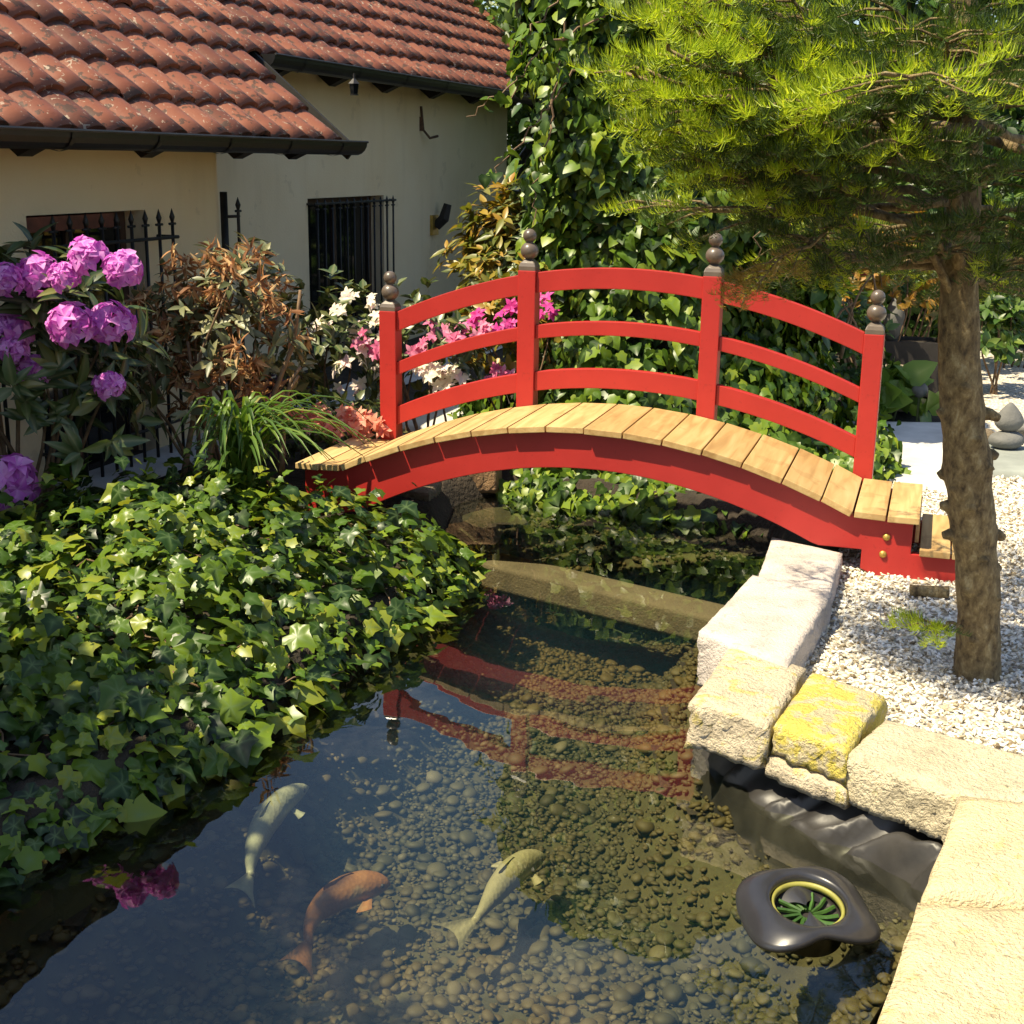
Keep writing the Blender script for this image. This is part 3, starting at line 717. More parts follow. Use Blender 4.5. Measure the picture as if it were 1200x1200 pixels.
# posts with finials, and rails
pt = [0.0, .678, 1.511, 2.201]; PW = .082
for t in pt:
    zb = float(deck(t)) + .012; lowz = zb - .16
    po = MB().box((0, 0, (lowz + zb + .6) / 2), (PW, PW, zb + .6 - lowz)).build('post', RED, br, bevel=.004, loc=(t, PW / 2 + .001, 0))
    fz = zb + .6
    cap = MB(); hw = PW / 2 - .002
    cap.lathe([(hw * 1.414, 0), (hw * 1.414, .018), (hw * 1.2, .033), (hw * .75, .045), (.018, .052), (0, .052)], n=4)
    ang = PI / 4
    Rz = np.array([[math.cos(ang), -math.sin(ang), 0], [math.sin(ang), math.cos(ang), 0], [0, 0, 1]])
    cap.V = [v @ Rz.T for v in cap.V]
    balls = MB()
    zs = np.linspace(-PI / 2, PI / 2, 12)
    balls.lathe([(.041 * math.cos(q), .085 + .039 * math.sin(q)) for q in zs], n=20)
    balls.lathe([(.031 * math.cos(q), .151 + .031 * math.sin(q)) for q in zs], n=20)
    balls.lathe([(.016, .045), (.016, .14)], n=12)
    fc = cap.build('finial', FINIAL, po, False, .004, loc=(0, 0, fz)); balls.build('finial_ball', FINIAL, po, True, loc=(0, 0, fz))
RLS = ((.585, .494), (.350, .288), (.138, .050))
for k_ in range(3):
    t0, t1 = pt[k_] + PW / 2, pt[k_ + 1] - PW / 2
    for hi, lo in RLS:
        ts = np.linspace(t0, t1, 14)
        def crv(t): return float(deck(t)) + .012
        poly = [(float(t), crv(t) + hi) for t in ts] + [(float(t), crv(t) + lo) for t in ts[::-1]]
        MB().prism(poly, .016, .056).build('rail', RED, br, bevel=.003)

# ------------------------------------------------------------------ strip added to bounce light onto the house wall, then the house
UX, UY = .32139, .94695
Uv = np.array([UX, UY, 0]); Nin = np.array([-UY, UX, 0]); AL = math.radians(39.5)
def H(t, q, z): return Uv * t + Nin * q + np.array([0, 0, z])
house = empty('house', H(8, 6, 0), 'cream rendered house with red pantile roof behind the pond', 'house')
Q0, ZE = 3.70, 1.80
NR = np.array([0, 0, math.cos(AL)]) - Nin * math.sin(AL); UPS = Nin * math.cos(AL) + np.array([0, 0, math.sin(AL)])
def roofp(t, s_, h=0): return H(t, Q0, ZE) + UPS * s_ + NR * h
def wallbox(name, t0, t1, q0, q1, z0, z1, mat=WALL):
    mb = MB(); V = [H(t, q, z) for t in (t0, t1) for q in (q0, q1) for z in (z0, z1)]
    mb.add(V, [(0, 1, 3, 2), (4, 6, 7, 5), (0, 4, 5, 1), (2, 3, 7, 6), (0, 2, 6, 4), (1, 5, 7, 3)])
    return mb.wbuild(name, mat, house)
V = np.array([H(t, q, .135) for t, q in ((2.0, 3.75), (14.5, 3.75), (14.5, 4.16), (2.0, 4.16))]); tag(link('bounce_strip', mesh_np('bounce_strip', V, np.array([[0, 1, 2, 3]]), CONCRETE)), kind='structure')  # pale concrete strip added to bounce light onto the shaded wall
def roofz(q): return ZE + (q - Q0) * math.tan(AL)
# walls with window openings: built from panels round each opening
def wall_with_openings(q, t0, t1, z0, z1, openings, th=.3):
    mb = MB()
    def bx_(a, b, c, d_):
        V = [H(t, qq, z) for t in (a, b) for qq in (q, q + th) for z in (c, d_)]
        mb.add(V, [(0, 1, 3, 2), (4, 6, 7, 5), (0, 4, 5, 1), (2, 3, 7, 6), (0, 2, 6, 4), (1, 5, 7, 3)])
    cur = t0
    for (a, b, c, d_) in openings:
        bx_(cur, a, z0, z1); bx_(a, b, d_, z1)
        if c > z0: bx_(a, b, z0, c)
        cur = b
    bx_(cur, t1, z0, z1)
    return mb.wbuild('wall', WALL, house)
QL, QB, TCN, TEND = 4.15, 4.75, 6.86, 13.65
wall_with_openings(QL, 1.0, TCN, .02, roofz(QL) - .10, [(3.6, 4.55, .05, 1.42), (5.18, 6.12, .05, 1.42)])
wall_with_openings(QB, TCN + .001, TEND, .02, roofz(QB) - .10, [(9.12, 10.50, .30, 1.40)])
wallbox('wall', TCN - .30, TCN - .002, QL + .301, QB + .3, .02, roofz(QL) - .1)
wallbox('wall', TEND - .3, TEND - .002, QB + .301, 9.6, .02, 2.6)
wallbox('wall', 1.0, 1.3, QL + .301, 9.6, .02, 2.6)
wallbox('wall', 1.0, TEND, 9.6, 9.9, .02, 2.6)
def gl_quad(a, b, c, d_, q): 
    return [H(t, qq, z) for t in (a, b) for qq in (q, q + .012) for z in (c, d_)]
BOXF = [(0, 1, 3, 2), (4, 6, 7, 5), (0, 4, 5, 1), (2, 3, 7, 6), (0, 2, 6, 4), (1, 5, 7, 3)]
def window(a, b, c, d_, q, mull=1):
    w = MB(); fq = q + .12; fw = .05
    for (aa, bb, cc, dd) in ((a, a + fw, c, d_), (b - fw, b, c, d_), (a + fw, b - fw, d_ - fw, d_), (a + fw, b - fw, c, c + fw)):
        w.add([H(t, qq, z) for t in (aa, bb) for qq in (fq, fq + .05) for z in (cc, dd)], BOXF)
    for i in range(mull):
        t = a + (b - a) * (i + 1) / (mull + 1)
        w.add([H(tt, qq, z) for tt in (t - .03, t + .03) for qq in (fq + .004, fq + .046) for z in (c + fw, d_ - fw)], BOXF)
    f = w.wbuild('window', WINFRAME, house)
    g = MB().add(gl_quad(a + .01, b - .01, c + .01, d_ - .01, fq + .02), BOXF)
    g.V = [v - np.array(house.location) for v in g.V]; g.build('pane', GLASS, f)
    return f
wm = simple('reddish_lintel', (.16, .05, .03), .7, .35, 14)
w1 = window(5.18, 6.12, .05, 1.42, QL); w2 = window(9.12, 10.50, .30, 1.40, QB); window(3.6, 4.55, .05, 1.42, QL)
MB().add([H(t, qq, z) for t in (5.20, 5.88) for qq in (QL + .02, QL + .10) for z in (1.34, 1.41)], BOXF).wbuild('lintel', wm, house)
MB().add([H(t, qq, z) for t in (9.04, 10.56) for qq in (QB - .05, QB - .002) for z in (.25, .296)], BOXF).wbuild('window_sill', simple('dark_sill', (.06, .05, .045), .7, .3, 10), house)
def spear(mb, t, q, z0, z1, r=.008, tip=True):
    mb.tube([H(t, q, z0), H(t, q, z1)], r, 6)
    if tip:
        mb.tube([H(t, q, z1), H(t, q, z1 + .025), H(t, q, z1 + .07)], [r * .9, r * 1.7, .001], 6)
        mb.tube([H(t - .028, q, z1 - .01), H(t + .028, q, z1 - .01)], r * .8, 6)
def grille(t0, t1, q, z0, z1, n, rail_zs, tips=True):
    root = None
    mb = MB()
    for z in rail_zs:
        mb.tube([H(t0 - .05, q, z), H(t1 + .05, q, z)], .010, 6)
        for t in (t0 - .05, t1 + .05): mb.tube([H(t, q, z), H(t, q + .16, z)], .010, 6)
    root = mb.wbuild('window_grille', BLACKMETAL, house)
    for i in range(n):
        b = MB(); spear(b, t0 + (t1 - t0) * i / (n - 1), q, z0, z1, .009, tips)
        b.V = [v - np.array(house.location) for v in b.V]; b.build('bar', BLACKMETAL if tips else RUST, root, True)
grille(5.20, 6.18, QL - .13, .12, 1.36, 9, (.3, 1.28))
grille(3.6, 4.78, QL - .13, .12, 1.36, 9, (.3, 1.28))
grille(9.16, 10.56, QB - .06, .24, 1.33, 12, (.42, 1.36))
mb = MB(); mb.tube([H(TCN + .03, QL - .02, .3), H(TCN + .03, QL - .02, 1.50)], .022, 8); g_ = mb.wbuild('wall_bar', BLACKMETAL, house, True)
mb = MB(); spear(mb, TCN + .12, QL - .06, .3, 1.40, .010); mb.tube([H(TCN + .02, QL - .03, 1.36), H(TCN + .13, QL - .06, 1.36)], .010, 6); mb.wbuild('wall_bar', BLACKMETAL, house)
# roof boarding
T0R, T1R, SR, S_UP = 2.6, 15.4, 4.0, .83
def slab(name, t0, t1, s0, s1, h0, h1, mat):
    return MB().add([roofp(t, s_, h) for t in (t0, t1) for s_ in (s0, s1) for h in (h0, h1)], BOXF).wbuild(name, mat, house)
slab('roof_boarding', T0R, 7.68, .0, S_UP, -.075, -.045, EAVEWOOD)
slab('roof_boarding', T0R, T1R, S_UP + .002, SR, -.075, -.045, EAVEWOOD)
MB().add([H(t, q, z) for t in (T0R, T1R) for q, z in ((Q0 + SR * math.cos(AL), ZE + SR * math.sin(AL) - .06), (Q0 + 2 * SR * math.cos(AL), ZE - .06), (Q0 + SR * math.cos(AL), ZE + SR * math.sin(AL)), (Q0 + 2 * SR * math.cos(AL), ZE))], [(0, 1, 3, 2), (4, 6, 7, 5), (0, 4, 5, 1), (2, 3, 7, 6), (0, 2, 6, 4), (1, 5, 7, 3)]).wbuild('roof_back_slope', TILE, house)
# tiles: pantile profile across, lapped along the slope
TW, TL = .2135, .2775
us = np.array([0, .03, .08, .20, .27, .38, .50, .62, .76, .90, 1.0])
pr = np.array([.026, .010, .001, .000, .016, .031, .040, .044, .043, .038, .026])
def tile_mesh():
    V = []; F = []; m_ = len(us); w_ = TW * 1.03
    for (s_, lift) in ((-.012, .030), (.10, .022), (.33, .0)):
        for u_, h in zip(us, pr): V.append((u_ * w_, s_, h * 1.15 + lift))
    for j in range(2):
        for i in range(m_ - 1): F.append((j * m_ + i, j * m_ + i + 1, (j + 1) * m_ + i + 1, (j + 1) * m_ + i))
    b0 = len(V)
    for u_, h in zip(us, pr): V.append((u_ * w_, -.012, h * 1.15 + .030 - .025))
    for i in range(m_ - 1): F.append((b0 + i, b0 + i + 1, i + 1, i))
    b1 = len(V)
    for u_, h in zip(us, pr): V.append((u_ * w_, .05, h * 1.15 + .000))
    for i in range(m_ - 1): F.append((b0 + i, b1 + i, b1 + i + 1, b0 + i + 1))
    # right edge lip
    return mesh_np('roof_tile', np.array(V, float), np.array(F), TILE, True)
tme = tile_mesh(); tme.polygons.foreach_set('use_smooth', [i < 20 for i in range(len(tme.polygons))])
Rr = np.stack([Uv, UPS, NR], -1)
cand = []
for r_ in range(int(SR / TL)):
    for c_ in range(int((T1R - T0R) / TW)):
        t = T0R + c_ * TW + .02; s_ = r_ * TL
        if r_ < 3 and t > 7.68 - TW * .9: continue
        if t + TW > T1R: continue
        Pp = roofp(t, s_); q = px(Pp); cand.append((q[2] if (-40 < q[0] < 680 and q[1] > -30) else 1e3 + q[2], t, s_))
cand.sort()
tv = np.array([v.co[:] for v in tme.vertices]); tf = np.array([p_.vertices[:] for p_ in tme.polygons])
L_ = np.array(house.location); rest = []
for i, (dd, t, s_) in enumerate(cand):
    j = rng.normal(size=4) * np.array([.003, .006, .003, .012])
    Rj = Rr @ np.array(Matrix.Rotation(j[3], 3, 'Z'))
    Pp = roofp(t + j[0], s_ + j[1], -.045 + j[2])
    if i < 300:
        o = bpy.data.objects.new('roof_tile', tme); COL.objects.link(o); o.parent = house
        M4 = np.eye(4); M4[:3, :3] = Rj; M4[:3, 3] = Pp - L_; o.matrix_local = Matrix(M4.tolist())
    else: rest.append((Pp - L_, Rj))
V, F, A = scatter((tv, tf, np.zeros(len(tv))), np.array([r[0] for r in rest]), np.array([r[1] for r in rest]), np.ones(len(rest)))
o = link('roof_tiling', mesh_np('roof_tiling', V, F, TILE, True), house); o['kind'] = 'stuff'
# verge boards and ridge
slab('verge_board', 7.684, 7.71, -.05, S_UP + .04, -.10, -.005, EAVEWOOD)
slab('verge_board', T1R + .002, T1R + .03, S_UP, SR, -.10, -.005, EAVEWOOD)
MB().tube([roofp(T0R, SR, .02), roofp(T1R, SR, .02)], .10, 10).wbuild('ridge', TILE, house, True)
# gutters, straps, rafter ends
def gutter(t0, t1, s_, nclip):
    c0 = roofp(t0, s_ - .06, -.06) + [0, 0, .080]; c1 = roofp(t1, s_ - .06, -.06) + [0, 0, .080]
    V = []; F = []; nseg = 9; r0 = .080
    for rr in (r0, r0 - .006):
        for c_ in (c0, c1):
            for k_ in range(nseg + 1):
                a = PI + PI * k_ / nseg; V.append(c_ + Nin * (rr * math.cos(a)) + np.array([0, 0, rr * math.sin(a)]))
    n1 = nseg + 1
    for k_ in range(nseg):
        F.append((k_, k_ + 1, n1 + k_ + 1, n1 + k_)); F.append((2 * n1 + k_, 3 * n1 + k_, 3 * n1 + k_ + 1, 2 * n1 + k_ + 1))
    for e_ in (0, nseg): F.append((e_, n1 + e_, 3 * n1 + e_, 2 * n1 + e_))
    for s2 in (0, n1): F.append(tuple(s2 + k_ for k_ in range(n1)))
    g = MB().add(V, F).wbuild('gutter', GUTTER, house)
    lip = MB().tube([c0 - Nin * .082, c1 - Nin * .082], .008, 6); lip.V = [v - L_ for v in lip.V]; lip.build('gutter_lip', simple('worn_zinc', (.045, .045, .045), .5, .3, 10, metal=.3), g)
    for i in range(nclip):
        c_ = c0 + (c1 - c0) * (i + .5) / nclip
        P_ = [c_ + Nin * (.086 * math.cos(PI + PI * k_ / 8)) + np.array([0, 0, .086 * math.sin(PI + PI * k_ / 8)]) for k_ in range(9)]
        m_ = MB()
        m_.add([p_ + Uv * s3 for s3 in (-.014, .014) for p_ in P_], [(k_, k_ + 1, 10 + k_, 9 + k_) for k_ in range(8)]); m_.V = [v - L_ for v in m_.V]
        m_.build('gutter_strap', GUTTER, g)
    return g
gutter(T0R, 7.75, 0, 8); gutter(7.78, T1R, S_UP, 9)
def rafter(t, s_, ln):
    a = roofp(t, s_ - .0, -.080); V = []
    for dt in (-.05, .05):
        for ds, dh in ((.06, 0), (ln, 0), (ln, -.20), (.16, -.20)):
            V.append(roofp(t + dt, s_ + ds, -.080 + dh))
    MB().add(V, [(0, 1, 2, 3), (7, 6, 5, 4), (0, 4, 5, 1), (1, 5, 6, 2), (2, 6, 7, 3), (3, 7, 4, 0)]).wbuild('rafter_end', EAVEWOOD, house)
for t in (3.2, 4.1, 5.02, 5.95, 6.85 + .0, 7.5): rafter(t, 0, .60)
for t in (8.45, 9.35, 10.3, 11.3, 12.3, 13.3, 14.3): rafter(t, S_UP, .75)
mb = MB(); mb.tube([roofp(13.75, S_UP - .05, -.12), H(13.78, QB - .30, 1.95), H(13.80, QB - .12, 1.72), H(13.80, QB - .10, 1.5), H(13.80, QB - .10, .1)], .048, 10)
mb.wbuild('downpipe', GUTTER, house, True)
# things hung on the wall
wl = empty('wall_lamp', H(11.62, QB - .05, 1.14), 'small brass wall lamp with dark shade on the cream wall', 'lamp')
MB().add([H(t, q, z) for t in (11.52, 11.66) for q in (QB - .03, QB - .001) for z in (1.02, 1.20)], BOXF).wbuild('back_plate', BRASS, wl)
mb = MB(); mb.tube([H(11.6, QB - .03, 1.10), H(11.62, QB - .10, 1.17), H(11.64, QB - .13, 1.30)], [.05, .055, .04], 6); mb.wbuild('lamp_shade', BLACKMETAL, wl)
el = empty('eave_lantern', aty(415, 103, 8.75), 'dark glass lantern hanging under the upper eave', 'lantern'); el.scale = (.72, .72, .8)
c_ = np.array(el.location)
mb = MB(); mb.tube([c_ + [0, 0, -.045], c_ + [0, 0, .03]], [.035, .045], 6); mb.wbuild('lantern_glass', GLASS, el)
mb = MB(); mb.tube([c_ + [0, 0, .031], c_ + [0, 0, .07], c_ + [0, 0, .11]], [.055, .012, .006], 6); mb.tube([c_ + [0, 0, -.055], c_ + [0, 0, -.046]], .04, 6); mb.wbuild('lantern_frame', BLACKMETAL, el)
hk = empty('wall_hook', H(11.3, QB - .03, 1.98), 'rusty iron hook fixed to the wall under the upper eave', 'hook')
mb = MB(); mb.tube([H(11.3, QB - .01, 2.15), H(11.3, QB - .03, 1.95), H(11.33, QB - .08, 1.88), H(11.42, QB - .12, 1.90)], .012, 6); mb.wbuild('hook_bar', RUST, hk)
mb = MB(); mb.box(H(11.3, QB - .008, 2.0), (.03, .03, .12)); mb.wbuild('hook_plate', RUST, hk)

# ------------------------------------------------------------------ ivy ground cover on the left bank
iv = empty('ivy', (-1.2, 4.2, .1), 'dense low ivy spreading over the left pond bank down to the water', 'ivy')
BANK = np.array([(-.26, 5.55), (-.12, 5.28), (-.18, 4.98), (-.36, 4.50), (-.56, 4.05), (-.75, 3.55), (-.96, 3.22), (-1.11, 2.95), (-1.32, 2.68), (-1.6, 2.3), (-2.1, 2.1), (-2.9, 3.0), (-2.6, 4.7), (-2.15, 5.6), (-1.5, 6.15), (-.95, 6.0), (-.5, 5.82)])
def mound(x, y):
    d = poly_sd(x, y, BANK); s_ = np.clip(d / .80, 0, 1); h = .06 + .40 * (1 - (1 - s_) ** 2)
    h = h + .05 * np.sin(x * 9 + 1) * np.sin(y * 7.3) * s_ + .03 * np.sin(x * 17 + y * 13) * s_
    return (h - .05 * np.clip((4.4 - y) / 1.4, 0, 1)) * (1 - .62 * np.exp(-((x + .72) ** 2 + (y - 5.72) ** 2) / .12))
def mound_n(x, y):
    e = .04; gx_ = (mound(x + e, y) - mound(x - e, y)) / (2 * e); gy_ = (mound(x, y + e) - mound(x, y - e)) / (2 * e)
    return unit(np.stack([-gx_, -gy_, np.ones_like(gx_)], 1))
n = 23000
p = np.stack([rng.uniform(-2.9, -.05, n), rng.uniform(2.2, 6.2, n)], 1)
d = poly_sd(p[:, 0], p[:, 1], BANK); p = p[d > 0]; n = len(p)
lay = rng.random(n) ** .9
hol = np.sin(p[:, 0] * 13 + 2.0 * np.sin(p[:, 1] * 5)) * np.sin(p[:, 1] * 11 + 1.7 * np.sin(p[:, 0] * 6 + 1))
keep = (hol < .45) | (lay > .62) | ((p[:, 1] < 3.7) & (hol < .85)); keep &= (rng.random(n) < np.where((p[:, 1] < 3.9) & (d[d > 0] < .40), .85, 1))
p = p[keep]; lay = lay[keep]; n = len(p)
hz = mound(p[:, 0], p[:, 1]); zz = hz * (1 - .8 * lay) + .02 + rng.normal(0, .045, n) * np.clip(hz * 4, .3, 1) + .05 * np.sin(p[:, 0] * 23 + 2 * np.sin(p[:, 1] * 11)) * np.sin(p[:, 1] * 19) * (hz > .15)
N0 = mound_n(p[:, 0], p[:, 1]); Nl = unit(N0 * 1.0 + .75 * rdir(n) + np.array([-.1, -.15, .25]))
Tl = unit(np.stack([N0[:, 0], N0[:, 1], -.3 * np.ones(n)], 1) * 1.2 + .9 * rdir(n))
sc = np.clip(rng.lognormal(math.log(.050), .36, n), .022, .105) * (1 + .12 * (p[:, 1] < 4))
pos = np.column_stack([p, np.maximum(zz, .012)])
leaves_parts(iv, [L_IVY, L_IVY_B, L_IVY], pos, rotmats(Nl, Tl, n), sc, IVY, (1 - lay) ** 2, fine=[L_IVY_F, L_IVY_BF, L_IVY_F])
# ivy stems
mb = MB()
for i in range(120):
    x, y = p[rng.integers(n)]; P_ = []
    a = rng.uniform(0, 6.3)
    for k_ in range(6):
        P_.append((x, y, float(mound(np.array([x]), np.array([y]))[0]) * .55 + .01 + .02 * rng.random())); x += .07 * math.cos(a); y += .07 * math.sin(a); a += rng.normal(0, .5)
    if poly_sd(np.array([P_[-1][0]]), np.array([P_[-1][1]]), BANK)[0] > .08: mb.tube(P_, .003, 5, False)
mb.wbuild('stems', TWIG, iv); bpy.context.view_layer.update()

# ------------------------------------------------------------------ ivy covered tower and hedge behind the bridge
it = empty('ivy_tower', (.75, 7.6, .1), 'tall ivy covered tree stump rising behind the bridge', 'ivy')
def tower_r(z, a):
    """radius of the ivy mass at height z and angle a"""
    b = .74 - .06 * np.sin(z * 2.1) + .10 * np.sin(3 * a + z * 1.7) + .07 * np.sin(5 * a - z * 2.9) + .05 * np.sin(z * 7 + a * 2)
    foot = .55 * np.exp(-np.maximum(z - .1, 0) / .55) * (1 + .35 * np.cos(a))
    cap_ = np.sqrt(np.clip(1 - (np.maximum(z - 2.35, 0) / .85) ** 2, 0, 1))
    return (b + foot) * cap_
n = 22000
z_ = rng.uniform(.10, 3.18, n); a_ = rng.uniform(PI * .85, PI * 2.2, n)
lay = rng.random(n) ** 1.5
rr = tower_r(z_, a_) * (1 - .22 * lay) + rng.normal(0, .02, n)
cx_ = .78 + .05 * z_; cy_ = 7.65
pos = np.column_stack([cx_ + rr * np.cos(a_) * 1.02, cy_ + rr * np.sin(a_) * .85, z_ + rng.normal(0, .03, n)])
No = np.stack([np.cos(a_), np.sin(a_), .35 + .8 * np.clip((z_ - 2.3), 0, 1)], 1)
Nl = unit(unit(No) + .6 * rdir(n)); Tl = unit(np.array([0, 0, -1.0]) + .6 * rdir(n))
keep = poly_sd(pos[:, 0], pos[:, 1], P_OUT) < -.02
# hollows: patches with few leaves where the shade shows
hol = np.sin(pos[:, 0] * 5.2 + 1.1) * np.sin(pos[:, 2] * 4.1 + pos[:, 0] * 2.0)
keep &= (hol < .62) | (lay > .5)
sc = np.clip(rng.normal(.074, .020, n), .038, .12)
pos, Nl, Tl, sc2, lay2 = pos[keep], Nl[keep], Tl[keep], sc[keep], lay[keep]
leaves_parts(it, [L_HEART, L_HEART_B, L_IVY], pos, rotmats(Nl, Tl, len(pos)), sc2, IVY2, (1 - lay2) ** 2, fine=[L_HEART_F, L_HEART_BF, L_IVY_F])
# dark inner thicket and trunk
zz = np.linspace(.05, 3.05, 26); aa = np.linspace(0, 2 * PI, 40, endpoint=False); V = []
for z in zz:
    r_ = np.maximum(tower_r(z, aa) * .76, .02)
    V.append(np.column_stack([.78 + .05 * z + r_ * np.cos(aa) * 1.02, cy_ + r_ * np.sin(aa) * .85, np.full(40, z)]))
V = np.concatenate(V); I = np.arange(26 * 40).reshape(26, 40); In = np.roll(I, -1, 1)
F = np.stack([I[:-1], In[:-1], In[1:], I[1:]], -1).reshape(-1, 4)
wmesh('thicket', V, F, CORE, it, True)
# trailing vines to the left with a few leaves
def vine(pts, nl, name='vine', parent=it, size=.07):
    P_ = resample(np.array(pts), 24); P_ += rng.normal(0, .012, P_.shape)
    MB().tube(P_, np.linspace(.007, .003, 24), 5).wbuild(name, TWIG, parent)
    k_ = rng.integers(0, 24, nl); n_ = nl
    ps = P_[k_] + .03 * rdir(n_); R_ = rotmats(unit(rdir(n_) + np.array([-.2, -.6, .6])), unit(np.array([0, 0, -1.]) + .8 * rdir(n_)), n_)
    V_, F_, A_2 = scatter(L_HEART, ps, R_, rng.uniform(.6, 1.3, n_) * size)
    f = wmesh('vine_leaves', V_, F_, IVY2, parent, True, A_2); f['kind'] = 'stuff'
vine([aty(690, 60, 7.1), aty(640, 130, 7.0), aty(590, 190, 6.9), aty(570, 205, 6.9), aty(545, 255, 6.95)][:4], 24)
vine([aty(720, 10, 7.1), aty(630, 60, 7.0), aty(600, 100, 6.9), aty(545, 138, 6.9)], 26)
vine([aty(660, 30, 7.1), aty(650, 130, 7.0), aty(632, 210, 6.95), aty(622, 270, 6.9)], 22)
vine([aty(700, -30, 7.2), aty(640, 10, 7.1), aty(612, 50, 7.0), aty(598, 120, 6.95)], 26)
vine([aty(880, 50, 7.0), aty(890, 200, 6.8), aty(890, 300, 6.7)], 22)

# ivy hanging over the far bank under the bridge, and the shrubs right of the tower
fb = empty('bank_ivy', (.8, 6.35, .1), 'ivy hanging over the far pond bank beneath the bridge arch', 'ivy')
n = 5200
s_ = rng.random(n); base_l = np.array([(.0, 6.80), (.48, 6.54), (.98, 6.28), (1.4, 6.12), (1.9, 6.45)])
bl = resample(base_l, 200)[(s_ * 199).astype(int)]
v = rng.random(n); back = .55 * v
pos = np.column_stack([bl[:, 0] + .30 * back - .03, bl[:, 1] + .95 * back - .12, .02 + .46 * v * (.75 + .25 * np.sin(s_ * 23))])
lay = rng.random(n); pos[:, 2] *= (1 - .5 * lay * .6); pos += rng.normal(0, .02, pos.shape); pos[:, 2] = np.maximum(pos[:, 2], .02)
Nl = unit(np.array([-.3, -.8, .6]) + .6 * rdir(n)); Tl = unit(np.array([-.1, -.3, -.9]) + .7 * rdir(n))
leaves_parts(fb, [L_HEART, L_IVY], pos, rotmats(Nl, Tl, n), np.clip(rng.normal(.068, .018, n), .035, .11), IVY2, (1 - lay), 200, fine=[L_HEART_F, L_IVY_F])

# ------------------------------------------------------------------ generic bush
def bush(name, label, cat, c, rad, nwhorl, per, leafbase, leafsize, mat, stems=8, group=None, stemmat=TWIG, ground_z=GZ, nparts=120, up=.6, shell=.55, squash=None, thick=0.009):
    root = empty(name, (c[0], c[1], ground_z), label, cat, group)
    d = rdir(nwhorl); d[:, 2] = np.where(d[:, 2] < -.5, -d[:, 2], d[:, 2])
    r_ = 1 - shell * rng.random(nwhorl) ** 1.6
    lump = 1 + .16 * np.sin(d[:, 0] * 5 + c[0] * 7) * np.sin(d[:, 2] * 6 + c[1] * 3) + .10 * np.sin(d[:, 1] * 9 + 2)
    cen_ = np.array(c) + d * (r_ * lump)[:, None] * np.array(rad)
    cen_[:, 2] = np.maximum(cen_[:, 2], ground_z + .03)
    axis_ = unit(d * np.array([1, 1, .6]) + np.array([0, 0, up]) + .25 * rdir(nwhorl))
    N_ = nwhorl * per; ci = np.repeat(np.arange(nwhorl), per)
    side = rdir(N_); ax = axis_[ci]; side = unit(side - ax * (side * ax).sum(1)[:, None])
    tilt = rng.uniform(.1, .9, N_)[:, None]
    T_ = unit(side + ax * tilt); Nn = unit(ax - T_ * (ax * T_).sum(1)[:, None] + .25 * rdir(N_))
    pos_ = cen_[ci] + ax * rng.uniform(-.25, .25, (N_, 1)) * leafsize
    sc_ = leafsize * rng.uniform(.65, 1.25, N_)
    leaves_parts(root, [leafbase], pos_, rotmats(Nn, T_, N_), sc_, mat, r_[ci] ** 3, nparts)
    for i in range(stems):
        e_ = cen_[rng.integers(nwhorl)]; b_ = np.array([c[0] + rng.normal(0, .08), c[1] + rng.normal(0, .08), ground_z - .03])
        m_ = (b_ + e_) / 2 + np.array([0, 0, .1]) + rng.normal(0, .05, 3)
        q_ = resample(np.array([b_, (b_ + m_) / 2 + rng.normal(0, .02, 3), m_, e_]), 8)
        MB().tube(q_, np.linspace(thick, thick * .35, 8), 6).wbuild('stem', stemmat, root, True)
    return root, cen_, axis_
def truss(center, r_, mat, nfl=15, frill=True, updir=(0, -.3, .8), size=.62):
    """a rhododendron flower head: florets of five petals over a dome"""
    upd = unit(np.array(updir)); ks = np.arange(nfl); ga = PI * (3 - math.sqrt(5))
    zc = 1 - 1.35 * (ks + .5) / nfl; rc = np.sqrt(np.clip(1 - zc ** 2, 0, 1))
    a = np.array([1.0, 0, 0]); a = unit(a - upd * (a @ upd)); b = np.cross(upd, a)
    out = rc[:, None] * (np.cos(ks * ga)[:, None] * a + np.sin(ks * ga)[:, None] * b) + zc[:, None] * upd
    out = unit(out + .15 * rdir(nfl))
    pp, NN, TT = [], [], []; jr_ = rng.uniform(-.16, .14, nfl)
    for i in range(nfl):
        o_ = out[i]; s1 = unit(np.cross(o_, rdir(1)[0])); s2 = np.cross(o_, s1); th0 = rng.uniform(0, 6.3)
        for k_ in range(5):
            th = th0 + 2 * PI * k_ / 5; sd = math.cos(th) * s1 + math.sin(th) * s2
            T_ = unit(sd + .38 * o_ + .16 * rdir(1)[0]); pp.append(center + o_ * r_ * (.66 + jr_[i])); TT.append(T_); NN.append(unit(o_ - .4 * sd + .2 * rdir(1)[0]))
    pp = np.array(pp); n_ = len(pp)
    return scatter(PETAL, pp, rotmats(np.array(NN), np.array(TT), n_), rng.uniform(.8, 1.1, n_) * r_ * size)
